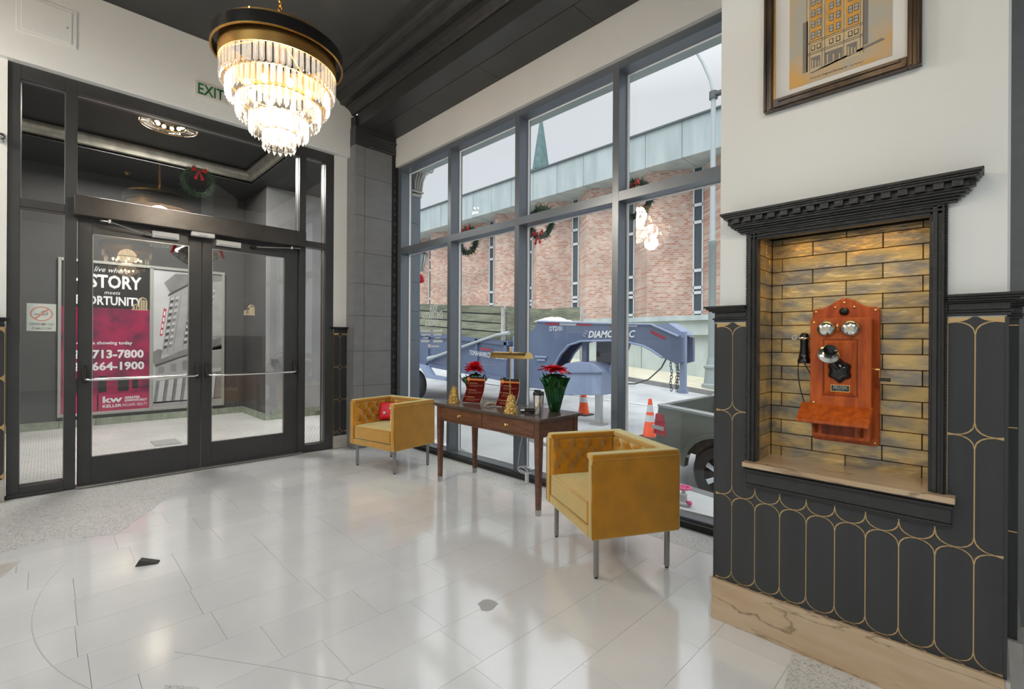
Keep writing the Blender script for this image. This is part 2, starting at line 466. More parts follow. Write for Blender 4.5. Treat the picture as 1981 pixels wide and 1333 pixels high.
# ------------------------------------------------------------------ mesh helpers
class M:
    def __init__(s):
        s.v = []
        s.f = []
    def add(s, vs, fs):
        n = len(s.v)
        s.v += [tuple(v) for v in vs]
        s.f += [tuple(i + n for i in f) for f in fs]
        return s
    def box(s, x0, x1, y0, y1, z0, z1):
        return s.add([(x0, y0, z0), (x1, y0, z0), (x1, y1, z0), (x0, y1, z0), (x0, y0, z1), (x1, y0, z1), (x1, y1, z1), (x0, y1, z1)],
                     [(0, 3, 2, 1), (4, 5, 6, 7), (0, 1, 5, 4), (1, 2, 6, 5), (2, 3, 7, 6), (3, 0, 4, 7)])
    def prism(s, poly, axis, a0, a1):
        n = len(poly)
        def pt(p, a):
            if axis == 'x': return (a, p[0], p[1])
            if axis == 'y': return (p[0], a, p[1])
            return (p[0], p[1], a)
        vs = [pt(p, a0) for p in poly] + [pt(p, a1) for p in poly]
        fs = [tuple(range(n - 1, -1, -1)), tuple(range(n, 2 * n))] + [(i, (i + 1) % n, n + (i + 1) % n, n + i) for i in range(n)]
        return s.add(vs, fs)
    def cyl(s, p0, p1, r0, r1=None, n=12, caps=True):
        if r1 is None: r1 = r0
        p0 = Vector(p0); p1 = Vector(p1)
        d = (p1 - p0)
        q = d.to_track_quat('Z', 'Y')
        vs = []
        for p, r in ((p0, r0), (p1, r1)):
            for k in range(n):
                a = 2 * PI * k / n
                vs.append(p + q @ Vector((r * math.cos(a), r * math.sin(a), 0)))
        fs = [(k, (k + 1) % n, n + (k + 1) % n, n + k) for k in range(n)]
        if caps: fs += [tuple(range(n - 1, -1, -1)), tuple(range(n, 2 * n))]
        return s.add(vs, fs)
    def lathe(s, prof, c=(0, 0, 0), n=20, cap=True, wave=None):
        vs = []
        for i, (r, z) in enumerate(prof):
            for k in range(n):
                a = 2 * PI * k / n
                rr = r * (1 + (wave(a, i / (len(prof) - 1)) if wave else 0))
                vs.append((c[0] + rr * math.cos(a), c[1] + rr * math.sin(a), c[2] + z))
        fs = []
        for i in range(len(prof) - 1):
            for k in range(n):
                fs.append((i * n + k, i * n + (k + 1) % n, (i + 1) * n + (k + 1) % n, (i + 1) * n + k))
        if cap:
            fs.append(tuple(range(n - 1, -1, -1)))
            m = (len(prof) - 1) * n
            fs.append(tuple(range(m, m + n)))
        return s.add(vs, fs)
    def tube(s, pts, r, n=8, rs=None):
        pts = [Vector(p) for p in pts]
        vs = []
        for i, p in enumerate(pts):
            if i == 0: d = pts[1] - p
            elif i == len(pts) - 1: d = p - pts[i - 1]
            else: d = (pts[i + 1] - pts[i - 1])
            q = d.to_track_quat('Z', 'Y')
            rr = rs[i] if rs else r
            for k in range(n):
                a = 2 * PI * k / n
                vs.append(p + q @ Vector((rr * math.cos(a), rr * math.sin(a), 0)))
        fs = [(i * n + k, i * n + (k + 1) % n, (i + 1) * n + (k + 1) % n, (i + 1) * n + k) for i in range(len(pts) - 1) for k in range(n)]
        fs += [tuple(range(n - 1, -1, -1)), tuple(range((len(pts) - 1) * n, len(pts) * n))]
        return s.add(vs, fs)
    def sphere(s, c, r, nu=12, nv=8, sc=(1, 1, 1)):
        vs = []; fs = []
        vs.append((c[0], c[1], c[2] - r * sc[2]))
        for j in range(1, nv):
            t = -PI / 2 + PI * j / nv
            for i in range(nu):
                a = 2 * PI * i / nu
                vs.append((c[0] + r * sc[0] * math.cos(t) * math.cos(a), c[1] + r * sc[1] * math.cos(t) * math.sin(a), c[2] + r * sc[2] * math.sin(t)))
        vs.append((c[0], c[1], c[2] + r * sc[2]))
        for i in range(nu):
            fs.append((0, 1 + (i + 1) % nu, 1 + i))
            fs.append((len(vs) - 1, 1 + (nv - 2) * nu + i, 1 + (nv - 2) * nu + (i + 1) % nu))
        for j in range(nv - 2):
            for i in range(nu):
                a = 1 + j * nu
                fs.append((a + i, a + (i + 1) % nu, a + nu + (i + 1) % nu, a + nu + i))
        return s.add(vs, fs)
    def torus(s, c, R_, r, axis='z', n=20, m=8, sy=1.0, q=None):
        vs = []; fs = []
        for i in range(n):
            a = 2 * PI * i / n
            for j in range(m):
                b = 2 * PI * j / m
                x = (R_ + r * math.cos(b)) * math.cos(a); y = (R_ * sy + r * math.cos(b)) * math.sin(a); z = r * math.sin(b)
                v = Vector((x, y, z))
                if axis == 'x': v = Vector((z, x, y))
                if axis == 'y': v = Vector((x, z, y))
                if q: v = q @ v
                vs.append(v + Vector(c))
        for i in range(n):
            for j in range(m):
                fs.append((i * m + j, ((i + 1) % n) * m + j, ((i + 1) % n) * m + (j + 1) % m, i * m + (j + 1) % m))
        return s.add(vs, fs)
    def grid(s, fn, nu, nv):
        vs = [fn(i / nu, j / nv) for j in range(nv + 1) for i in range(nu + 1)]
        fs = [(j * (nu + 1) + i, j * (nu + 1) + i + 1, (j + 1) * (nu + 1) + i + 1, (j + 1) * (nu + 1) + i) for j in range(nv) for i in range(nu)]
        return s.add(vs, fs)
    def xf(s, mtx, start=0):
        s.v = s.v[:start] + [tuple(mtx @ Vector(v)) for v in s.v[start:]]
        return s
    def build(s, name, material, parent=None, world=True, smooth=False, bev=0.0, seg=2, origin=None, label=None, kind=None, fix=True):
        me = bpy.data.meshes.new(name)
        off = Vector((0, 0, 0))
        if parent is not None and world:
            off = Vector(parent['wl'])
        org = Vector(origin) if origin is not None else None
        if org is None and parent is None:
            xs = [v[0] for v in s.v]; ys = [v[1] for v in s.v]; zs = [v[2] for v in s.v]
            org = Vector(((min(xs) + max(xs)) / 2, (min(ys) + max(ys)) / 2, min(zs)))
        if org is None: org = off
        me.from_pydata([tuple(Vector(v) - org) for v in s.v], [], s.f)
        if fix:
            bm = bmesh.new(); bm.from_mesh(me)
            bmesh.ops.recalc_face_normals(bm, faces=bm.faces)
            bm.to_mesh(me); bm.free()
        if smooth:
            for p in me.polygons: p.use_smooth = True
            try:
                me.set_sharp_from_angle(angle=R(42))
            except Exception:
                pass
        me.materials.append(MATS[material])
        return link(name, me, parent, org - off if parent is not None else org, bev, seg, label, kind)

def link(name, me, parent, loc, bev=0.0, seg=2, label=None, kind=None):
    o = bpy.data.objects.new(name, me)
    COL.objects.link(o)
    o.location = loc
    if parent is not None:
        o.parent = parent
        o['wl'] = tuple(Vector(parent['wl']) + Vector(loc))
    else:
        o['wl'] = tuple(loc)
    if bev:
        b = o.modifiers.new('bevel', 'BEVEL')
        b.width = bev; b.segments = seg; b.limit_method = 'ANGLE'; b.angle_limit = R(40)
        b.harden_normals = False
    if label: o['label'] = label
    if kind: o['kind'] = kind
    return o

def thing(name, loc, label, cat, group=None, rz=0):
    o = bpy.data.objects.new(name, None)
    COL.objects.link(o)
    o.empty_display_size = 0.05
    o.location = loc
    o['wl'] = tuple(loc)
    o.rotation_euler = (0, 0, rz)
    o['label'] = label; o['category'] = cat
    if group: o['group'] = group
    return o
def tag(o, label, cat, group=None):
    o['label'] = label; o['category'] = cat
    if group: o['group'] = group
    return o
def struct(name, loc=(0, 0, 0)):
    o = bpy.data.objects.new(name, None)
    COL.objects.link(o)
    o.location = loc
    o['wl'] = tuple(loc)
    o.empty_display_size = 0.05
    o['kind'] = 'structure'
    return o
def copy_tree(src, parent=None):
    c = src.copy(); COL.objects.link(c)
    if parent is not None: c.parent = parent
    for ch in [x for x in COL.objects if x.parent == src]:
        copy_tree(ch, c)
    return c
def B(name, material, parent, x0, x1, y0, y1, z0, z1, **k):
    return M().box(min(x0, x1), max(x0, x1), min(y0, y1), max(y0, y1), min(z0, z1), max(z0, z1)).build(name, material, parent, **k)

ROT = {'-Y': (PI / 2, 0, 0), '-X': (PI / 2, 0, -PI / 2), '+X': (PI / 2, 0, PI / 2), '+Y': (PI / 2, 0, PI)}
def text(body, material, parent, loc, face, w=None, h=None, align='LEFT', name='lettering', shear=0.0, thick=0.0012, weight=0.0, tilt=0.0, mtx=None):
    """letters as thin raised shapes; loc = anchor at baseline, w/h = size of the whole line"""
    cu = bpy.data.curves.new('t', 'FONT')
    cu.body = body; cu.size = 1.0; cu.shear = shear; cu.offset = weight
    cu.resolution_u = 2
    ob = bpy.data.objects.new('t', cu)
    me = bpy.data.meshes.new_from_object(ob)
    bpy.data.objects.remove(ob)
    xs = [v.co.x for v in me.vertices]; ys = [v.co.y for v in me.vertices]
    if not xs: return None
    x0, x1, y0, y1 = min(xs), max(xs), min(ys), max(ys)
    if w is None and h is None: h = 0.1
    sy = (h / (y1 - y0)) if h else None
    sx = (w / (x1 - x0)) if w else sy
    if sy is None: sy = sx
    ax = {'LEFT': x0, 'CENTER': (x0 + x1) / 2, 'RIGHT': x1}[align]
    if mtx is None:
        mtx = Matrix.Translation(Vector(loc) - Vector(parent['wl'])) @ (Matrix.Rotation(0, 4, 'X') if face is None else __import__('mathutils').Euler(ROT[face]).to_matrix().to_4x4()) @ Matrix.Rotation(tilt, 4, 'Z')
    for v in me.vertices:
        v.co = mtx @ Vector(((v.co.x - ax) * sx, (v.co.y - y0) * sy, thick))
    me.materials.clear()
    me.materials.append(MATS[material])
    me.name = name
    return link(name, me, parent, (0, 0, 0))

# quads drawn flat on a wall plane (print): face '-X' => u = -Y, '-Y' => u = X
def flat(name, material, parent, pts, face, plane, t=0.001, **k):
    m = M()
    if face == '-Y': m.prism(pts, 'y', plane, plane - t)
    elif face == '-X': m.prism(pts, 'x', plane, plane - t)
    elif face == '+Y': m.prism(pts, 'y', plane, plane + t)
    elif face == '+X': m.prism(pts, 'x', plane, plane + t)
    return m.build(name, material, parent, **k)
def rect(u0, u1, z0, z1):
    return [(u0, z0), (u1, z0), (u1, z1), (u0, z1)]

# =================================================================== SETTING
CEIL = 4.475
# ---- floor
floor = struct('floor')
B('floor_slab', 'grout', floor, -5.0, 3.45, -6.0, 5.95, -0.12, -0.004)
PATCH = [(-0.30, 4.36), (0.01, 4.424), (0.363, 4.252), (0.644, 4.741), (1.10, 5.586), (1.2, 5.70), (-0.30, 5.70)]
def inside(p, poly):
    c = False
    for i in range(len(poly)):
        a, b = poly[i], poly[i - 1]
        if (a[1] > p[1]) != (b[1] > p[1]) and p[0] < (b[0] - a[0]) * (p[1] - a[1]) / (b[1] - a[1]) + a[0]:
            c = not c
    return c
def clip_half(poly, a, b):
    """keep the side of line a-b on its left"""
    out = []
    def s(p): return (b[0] - a[0]) * (p[1] - a[1]) - (b[1] - a[1]) * (p[0] - a[0])
    for i in range(len(poly)):
        p, q = poly[i], poly[(i + 1) % len(poly)]
        sp, sq = s(p), s(q)
        if sp >= 0: out.append(p)
        if (sp >= 0) != (sq >= 0):
            t = sp / (sp - sq)
            out.append((p[0] + t * (q[0] - p[0]), p[1] + t * (q[1] - p[1])))
    return out
ntile = 0
rowh, tl = 0.305, 0.457
rnd = random.Random(4)
far_tiles = M()
g = 0.0008
for r_ in range(-14, 12):
    y0 = 2.11 + rowh * r_; y1 = y0 + rowh
    off = {0: 0.668 - tl, 1: 0.349 - tl}.get(r_, rnd.random() * tl)
    x = -5.0 - off % tl
    while x < 2.686:
        xa, xb = max(x, -5.0), min(x + tl, 2.686)
        x += tl
        if xb - xa < 0.02: continue
        poly = [(xa + g, y0 + g), (xb - g, y0 + g), (xb - g, min(y1, 5.74) - g), (xa + g, min(y1, 5.74) - g)]
        if y0 > 5.72: continue
        cx_, cy_ = (xa + xb) / 2, (y0 + y1) / 2
        # depth along the view direction decides whether the tile is in view
        F = cx_ * math.sin(YAW) + cy_ * math.cos(YAW); Rr = cx_ * math.cos(YAW) - cy_ * math.sin(YAW)
        vis = F > 1.65 and abs(Rr) / F < 1.22
        if all(inside(p, PATCH) for p in poly): continue
        if cx_ > 2.2 and cy_ < 0.75 and vis and xa < 2.4:
            pass
        if vis:
            M().prism(poly, 'z', -0.004, 0).build('tile', 'floor_tile', floor, bev=0.0)
            ntile += 1
        else:
            far_tiles.prism(poly, 'z', -0.004, 0)
far_tiles.build('tile_field', 'floor_tile', floor, kind='stuff')
# border tiles along the window, terrazzo strip beyond
y = -6.0
while y < 5.55:
    y2 = min(y + 0.61, 5.58)
    M().box(2.688, 3.028, y + g, y2 - g, -0.004, 0).build('tile', 'floor_tile', floor)
    ntile += 1
    y = y2
y = -6.0
while y < 5.55:
    y2 = min(y + 1.9, 5.62)
    M().box(3.031, 3.45, y + g, y2 - g, -0.004, 0).build('terrazzo_panel', 'terrazzo_pale', floor)
    y = y2
M().prism(PATCH, 'z', -0.004, 0.0008).build('terrazzo_patch', 'terrazzo', floor)
M().prism([(2.34, 0.60), (2.05, 0.555), (1.96, 0.44), (2.20, 0.30), (2.345, 0.33)], 'z', -0.004, 0.0008).build('terrazzo_patch', 'terrazzo_pale', floor)
M().prism([(0.30, 2.10), (0.34, 2.265), (0.43, 2.16), (0.40, 2.0)], 'z', -0.004, 0.0008).build('terrazzo_patch', 'terrazzo', floor)
M().prism([(-0.6, 3.7), (-0.175, 3.922), (-0.094, 4.156), (-0.6, 4.15)], 'z', -0.004, 0.0008).build('terrazzo_patch', 'marble_pale', floor)
# curved and slanting joints of the old floor pattern
def joint(pts, wd=0.0035):
    m = M(); pts = [Vector((p[0], p[1], 0)) for p in pts]
    for i in range(len(pts) - 1):
        d = (pts[i + 1] - pts[i]).normalized(); n_ = Vector((-d.y, d.x, 0)) * wd / 2
        a, b, c, d2 = pts[i] - n_, pts[i + 1] - n_, pts[i + 1] + n_, pts[i] + n_
        m.prism([(a.x, a.y), (b.x, b.y), (c.x, c.y), (d2.x, d2.y)], 'z', -0.003, 0.0006)
    m.build('floor_joint', 'grout', floor)
joint([(1.85 - 1.89 * math.cos(a / 100), 3.22 + 1.89 * math.sin(a / 100)) for a in range(-58, 42, 4)])
joint([(0.404, 2.478), (0.669, 2.084), (0.817, 1.85), (1.02, 1.52)])
m = M()
chip = []
for k in range(11):
    a = 2 * PI * k / 11
    rr = 0.048 * (0.75 + 0.5 * rnd.random())
    chip.append((1.621 + rr * math.cos(a), 1.809 + rr * 1.1 * math.sin(a)))
m.prism(chip, 'z', -0.003, 0.0008).build('worn_spot', 'grout', floor)
# threshold of the doors
B('threshold', 'steel', floor, 0.2, 2.2, 5.78, 5.93, 0.0, 0.018, bev=0.004)

# ---- ceiling, crown, beam
ceiling = struct('ceiling')
B('ceiling_board', 'black_ceiling', ceiling, -5.0, 3.6, -6.0, 6.0, CEIL, CEIL + 0.15)
trim1 = struct('trim_1')
crown = [(2.80, 4.235), (2.775, 4.235), (2.765, 4.262), (2.725, 4.300), (2.690, 4.312), (2.690, 4.322), (2.625, 4.322), (2.615, 4.352),
         (2.575, 4.385), (2.540, 4.392), (2.540, 4.402), (2.500, 4.415), (2.478, 4.440), (2.430, 4.446), (2.430, 4.462), (2.37, 4.475), (2.80, 4.475)]
M().prism(crown, 'y', -6.0, 5.74).build('crown_moulding', 'trim_black', trim1)
trim2 = struct('trim_2')
B('beam_core', 'black_ceiling', trim2, 2.795, 3.6, -6.0, 5.62, 4.075, 4.47)
ys_ = [-6.0, -3.0, 0.0, 1.3, 2.36, 3.55, 4.7, 5.62]
for i in range(len(ys_) - 1):
    B('soffit_panel', 'black_paint', trim2, 2.795, 3.003, ys_[i], ys_[i + 1] - 0.0, 4.065, 4.075)
for i in range(len(ys_) - 1):
    B('soffit_panel', 'black_paint', trim2, 3.007, 3.36, ys_[i] + 0.002, ys_[i + 1] - 0.002, 4.062, 4.074)
# white bulkhead above the storefront
B('soffit_box', 'soffit_paint', struct('trim_3'), 3.33, 3.62, -6.0, 5.60, 3.685, 4.062)

# ---- wall with the doors
wl = struct('wall_left')
B('bulkhead', 'white_wall', wl, -5.0, 2.79, 5.74, 6.05, 3.70, CEIL, bev=0.006)
B('wall_board', 'white_wall', wl, 2.585, 2.757, 5.82, 6.0, 1.45, 3.72)
B('wall_board', 'white_wall', wl, -5.0, -0.232, 5.80, 6.0, 1.45, 3.72)
B('wall_board', 'black_paint', wl, 2.70, 2.80, 5.83, 6.0, 0, 3.9)

ZROW = [0.205 - 0.41, 0.205, 0.615, 1.025, 1.435]
def wainscot_panels(parent, face, plane, cells, zlo, zhi, half=0.0525, name='wainscot_tile', keep=None):
    """long tiles with rounded ends, small star tiles between them, on a gilt ground; cells = tile centres along the wall"""
    gpl = 0.0025
    def proj(poly, depth):
        m = M()
        if face == '-X': m.prism(poly, 'x', plane, plane - depth)
        else: m.prism(poly, 'y', plane, plane - depth)
        return m
    def clip(poly, lo, hi, ulo, uhi):
        poly = clip_half(poly, (-9, lo), (9, lo))
        if poly: poly = clip_half(poly, (9, hi), (-9, hi))
        if poly: poly = clip_half(poly, (ulo, 9), (ulo, -9))
        if poly: poly = clip_half(poly, (uhi, -9), (uhi, 9))
        return poly
    e_ = 0.0022
    hh = 0.046
    for (c, lo, hi, ulo, uhi) in cells:
        for k in range(len(ZROW) - 1):
            z0, z1 = ZROW[k], ZROW[k + 1]
            if z1 < lo or z0 > hi: continue
            pts = []
            w_ = half - e_
            N = 8
            for i in range(N + 1):
                a = PI * i / N
                pts.append((c + w_ * math.cos(a), z1 - e_ - hh + (hh) * math.sin(a) ** 0.9))
            for i in range(N + 1):
                a = PI + PI * i / N
                pts.append((c + w_ * math.cos(a), z0 + e_ + hh + (hh) * -abs(math.sin(a)) ** 0.9))
            pts = clip(pts, lo, hi, ulo, uhi)
            if len(pts) > 2: proj(pts, gpl).build(name, 'wainscot', parent)
        for k in range(1, len(ZROW)):
            for sgn in (-1,):
                uc, zc = c + half * 1.0, ZROW[k]
                pts = []
                N = 6
                for q in range(4):
                    for i in range(N):
                        t = i / N
                        a = t * PI / 2
                        # concave quarter between two tips
                        tips = [(half, 0), (0, hh), (-half, 0), (0, -hh)]
                        p0, p1 = tips[q], tips[(q + 1) % 4]
                        cxq, cyq = p0[0] + p1[0], p0[1] + p1[1]
                        if q % 2 == 0:
                            x_ = cxq - (cxq) * math.sin(a); y_ = cyq - cyq * math.cos(a)
                        else:
                            x_ = cxq - cxq * math.cos(a); y_ = cyq - cyq * math.sin(a)
                        pts.append((uc + x_ * 0.86, zc + y_ * 0.86))
                if uc > ulo and uc < uhi and zc > lo and zc < hi:
                    if uc + half > uhi + 0.001 or uc - half < ulo - 0.001 or zc + hh > hi:
                        pts = [(min(max(p[0], ulo), uhi), min(p[1], hi)) for p in pts]
                    proj(pts, gpl).build('star_tile', 'wainscot', parent)

def rail(parent, face, u0, u1, plane, z0=1.455, z1=1.532, ends=(1, 1), name='chair_rail', s=1.0):
    m = M()
    prof = [(0, 0.012, .010), (0.012, 0.020, .016), (0.020, 0.046, .008), (0.046, 0.052, .018), (0.052, 0.060, .030), (0.060, 0.068, .040), (0.068, z1 - z0, .048)]
    for a, b, p in prof:
        p *= s
        e0 = p if ends[0] else 0; e1 = p if ends[1] else 0
        if face == '-X': m.box(plane - p, plane, u0 - e0, u1 + e1, z0 + a, z0 + b)
        else: m.box(u0 - e0, u1 + e1, plane - p, plane, z0 + a, z0 + b)
    return m.build(name, 'trim_black', parent, bev=0.002, seg=1)

# wainscot right of the doors
B('wainscot_ground', 'gold_inlay', wl, 2.59, 2.753, 5.80, 5.84, 0.15, 1.46)
wainscot_panels(wl, '-Y', 5.80, [(2.6145, 0.15, 1.455, 2.59, 2.753), (2.7195, 0.15, 1.455, 2.59, 2.753)], 0.15, 1.455)
rail(wl, '-Y', 2.59, 2.75, 5.80)
# wainscot left of the doors
B('wainscot_ground', 'gold_inlay', wl, -0.9, -0.236, 5.78, 5.84, 0.17, 1.46)
wainscot_panels(wl, '-Y', 5.78, [(-0.2885 - 0.105 * i, 0.15, 1.455, -0.9, -0.24) for i in range(6)], 0.15, 1.455)
rail(wl, '-Y', -0.9, -0.25, 5.78)
bl = struct('baseboard_left')
B('marble_plinth', 'marble_pale', bl, 2.588, 2.758, 5.785, 5.84, 0, 0.155)
B('marble_plinth', 'marble_pale', bl, -5, -0.236, 5.76, 5.84, 0, 0.18)

# ---- column at the corner, black stone blocks
colm = struct('wall_corner_column')
B('column_core', 'gasket', colm, 2.765, 3.52, 5.61, 6.10, 0, 4.2)
zj = [0.0, 0.37, 0.79, 1.229, 1.68, 2.09, 2.48, 2.95, 3.45, 3.83]
for i in range(len(zj) - 1):
    for (xa, xb) in ((2.756, 2.886), (2.891, 3.275)):
        dz = rnd.uniform(-0.001, 0.001)
        B('stone_block', 'black_stone', colm, xa, xb, 5.598 + dz, 5.62, zj[i] + 0.0015, zj[i + 1] - 0.0015, bev=0.002, seg=1)
    B('stone_block', 'black_stone', colm, 2.756, 2.764, 5.622, 5.83, zj[i] + 0.0015, zj[i + 1] - 0.0015)
B('column_cap', 'black_paint', colm, 2.756, 3.33, 5.59, 5.83, 3.83, 4.065)
for z_, x0, x1 in ((3.845, 2.93, 3.31), (3.985, 3.0, 3.33)):
    M().cyl((x0, 5.585, z_), (x1, 5.585, z_), 0.018, n=10).build('cap_moulding', 'black_paint', colm, smooth=True)
m = M()
for k in range(26):
    z_ = 0.7 + k * 0.11 + rnd.uniform(-.03, .03)
    m.box(3.30, 3.335 + rnd.uniform(0, .02), 5.60, 5.607, z_, z_ + rnd.uniform(.02, .07))
m.build('rough_edge', 'black_paint', colm)

# ---- storefront window
XW, XG = 3.37, 3.51
w1 = struct('window_1')
ZH, ZT0, ZT1, ZS = 3.62, 2.528, 2.605, 0.066
muls = [(4.434, 4.496), (3.315, 3.377), (2.160, 2.222), (1.06, 1.12), (-0.02, 0.04)]
B('jamb', 'window_metal', w1, XW, XG + 0.03, 5.52, 5.60, 0, 3.69)
for a, b in muls:
    B('mullion', 'window_metal', w1, XW, XG + 0.03, a, b, 0, 3.69, bev=0.002, seg=1)
edges = [5.52] + [v for ab in muls for v in (ab[1], ab[0])]
for i in range(0, len(edges) - 1, 2):
    y1_, y0_ = edges[i], edges[i + 1]
    B('transom_bar', 'window_metal', w1, XW + 0.001, XG + 0.02, y0_, y1_, ZT0, ZT1)
    B('head_bar', 'window_metal', w1, XW + 0.001, XG + 0.02, y0_, y1_, ZH, 3.69)
    B('sill_bar', 'window_metal', w1, XW + 0.001, XG + 0.02, y0_, y1_, 0, ZS)
    for (za, zb) in ((ZS, ZT0), (ZT1, ZH)):
        p = B('pane', 'window_glass', w1, XG, XG + 0.008, y0_ + 0.002, y1_ - 0.002, za + 0.002, zb - 0.002)
        m = M()
        for (ya, yb) in ((y0_, y0_ + 0.014), (y1_ - 0.014, y1_)):
            m.box(XG - 0.016, XG, ya, yb, za, zb)
        m.box(XG - 0.012, XG, y0_, y1_, zb - 0.009, zb)
        m.box(XG - 0.012, XG, y0_, y1_, za, za + 0.009)
        m.build('glazing_bead', 'bright_bead', p)
        if i == 0 and za == ZS:
            pane0 = p
B('base_plate', 'gasket', w1, 3.335, 3.37, -0.02, 5.6, 0, 0.045)
# lettering on the first pane, meant to be read from the street
for body, yc, z0_, w_, h_ in (('YOUR', 4.965, 1.735, 0.175, 0.088), ('CHATTANOOGA', 5.0, 1.642, 0.455, 0.10), ('LENDERS', 5.01, 1.550, 0.28, 0.085)):
    text(body, 'decal_white', pane0, (XG - 0.003, yc, z0_), '+X', w=w_, h=h_, align='CENTER', weight=0.02)
for yc in (4.865, 5.135):
    for z0_, w_, h_ in ((1.478, 0.20, 0.030), (1.432, 0.19 if yc > 5.0 else 0.15, 0.022), (1.395, 0.12, 0.014), (1.345, 0.18, 0.030)):
        m = M(); k = 0; u = yc - w_ / 2
        while u < yc + w_ / 2:
            wd = rnd.uniform(0.010, 0.018)
            m.box(XG - 0.004, XG - 0.003, u, u + wd, z0_, z0_ + h_)
            u += wd + 0.004
        m.build('small_print', 'decal_white', pane0)
m = M()
m.sphere((XG - 0.003, 5.05, 1.30), 0.030, 10, 6, (0.05, 1, 1))
m.box(XG - 0.004, XG - 0.003, 4.84, 5.015, 1.285, 1.305)
m.build('decal_emblem', 'decal_white', pane0)

# ---- exterior wall mass above and beside the storefront
ew = struct('wall_outside')
B('upper_wall', 'concrete', ew, 3.54, 3.75, -6.0, 6.1, 3.70, 7.0)
B('exterior_pilaster', 'black_stone', ew, 3.545, 3.715, 5.60, 6.10, -0.3, 3.40)
for k in range(9):
    B('stone_block', 'facade_pale' if False else 'window_metal', ew, 3.546, 3.722, 5.592, 5.60, -0.25 + k * 0.405, -0.25 + k * 0.405 + 0.40, bev=0.002, seg=1)
# scroll capital on the pilaster
m = M()
m.box(3.55, 3.735, 5.58, 6.1, 3.36, 3.40)
m.box(3.55, 3.76, 5.57, 6.1, 3.42, 3.445)
m.prism([(3.60, 3.445), (3.735, 3.445), (3.75, 3.62), (3.80, 3.75), (3.86, 3.82), (3.60, 3.82)], 'y', 5.585, 6.1)
m.build('capital', 'marble_pale', ew, bev=0.004)
m = M()
for k in range(4):
    m.tube([(3.62 + k * 0.035, 5.575, 3.45), (3.625 + k * 0.038, 5.57, 3.58), (3.65 + k * 0.045, 5.56, 3.70), (3.70 + k * 0.05, 5.55, 3.78)], 0.013, 6)
m.torus((3.86, 5.57, 3.80), 0.045, 0.022, 'y', 16, 8)
m.torus((3.79, 5.565, 3.735), 0.030, 0.018, 'y', 14, 8)
m.sphere((3.86, 5.56, 3.80), 0.02); m.sphere((3.79, 5.555, 3.735), 0.014)
m.build('acanthus_scroll', 'marble_pale', ew, smooth=True)
# rest of this wall beyond the phone pilaster (hidden from the photograph, closes the room)
B('outer_wall', 'white_wall', ew, 3.40, 3.6, -6.0, -3.6, 0, 4.0)
w2 = struct('window_2')
B('head_bar', 'window_metal', w2, XW, XG, -3.6, -1.2, 3.62, 3.69)
B('mullion', 'window_metal', w2, XW, XG, -2.45, -2.39, 0, 3.69)
B('pane', 'window_glass', w2, XG, XG + 0.008, -3.6, -1.2, 0.06, 3.62)
bp_ = struct('wall_pier')
B('pier_face', 'black_stone', bp_, 3.335, 3.60, -1.2, -0.046, 0, 4.06)

# ---- far walls of the lobby (behind the camera)
wb_ = struct('wall_back')
B('wall_board', 'white_wall', wb_, -5.0, 3.6, -6.15, -6.0, 0, CEIL)
ws_ = struct('wall_side')
B('wall_board', 'white_wall', ws_, -5.15, -5.0, -6.15, 6.05, 0, CEIL)

# =================================================================== PHONE WALL
wr_ = struct('wall_right')
XP = 2.36
NY0, NY1, NZ0, NZ1 = 0.155, 0.757, 0.785, 1.862
XB = 2.572
B('wall_board', 'white_wall', wr_, XP, 3.33, -0.045, 0.93, NZ1 + 0.03, CEIL)
B('wall_board', 'white_wall', wr_, XP, 3.33, NY1 + 0.02, 0.93, 1.45, NZ1 + 0.03)
B('wall_board', 'white_wall', wr_, XP, 3.33, -0.045, NY0 - 0.02, 1.45, NZ1 + 0.03)
B('wall_core', 'gold_inlay', wr_, XP + 0.0, 3.33, NY1 + 0.02, 0.945, 0.15, 1.45)
B('wall_core', 'gold_inlay', wr_, XP + 0.0, 3.33, -0.040, NY0 - 0.02, 0.15, 1.45)
B('wall_core', 'gold_inlay', wr_, XP + 0.0, 3.33, NY0 - 0.02, NY1 + 0.02, 0.15, NZ0 - 0.03)
B('corner_strip', 'wainscot', wr_, XP - 0.003, XP + 0.9, 0.9455, 0.955, 0.18, 1.45)
B('corner_strip', 'wainscot', wr_, XP - 0.003, XP + 0.34, -0.050, -0.0405, 0.18, 1.45)
B('niche_lining', 'niche_grout', wr_, XB, XB + 0.05, NY0 - 0.03, NY1 + 0.03, NZ0 - 0.04, NZ1 + 0.03)
B('niche_lining', 'niche_grout', wr_, XP, XB, NY1 + 0.010, NY1 + 0.022, NZ0 - 0.03, NZ1 + 0.03)
B('niche_lining', 'niche_grout', wr_, XP, XB, NY0 - 0.022, NY0 - 0.010, NZ0 - 0.03, NZ1 + 0.03)
B('niche_lining', 'trim_black', wr_, XP, XB, NY0 - 0.02, NY1 + 0.02, NZ1 + 0.004, NZ1 + 0.03)
area('niche_fill_light', (2.42, 0.456, 1.850), 0.05, 0.5, 0.6, (1.0, 0.62, 0.25))  # warm light added under the niche head to brighten the tiles
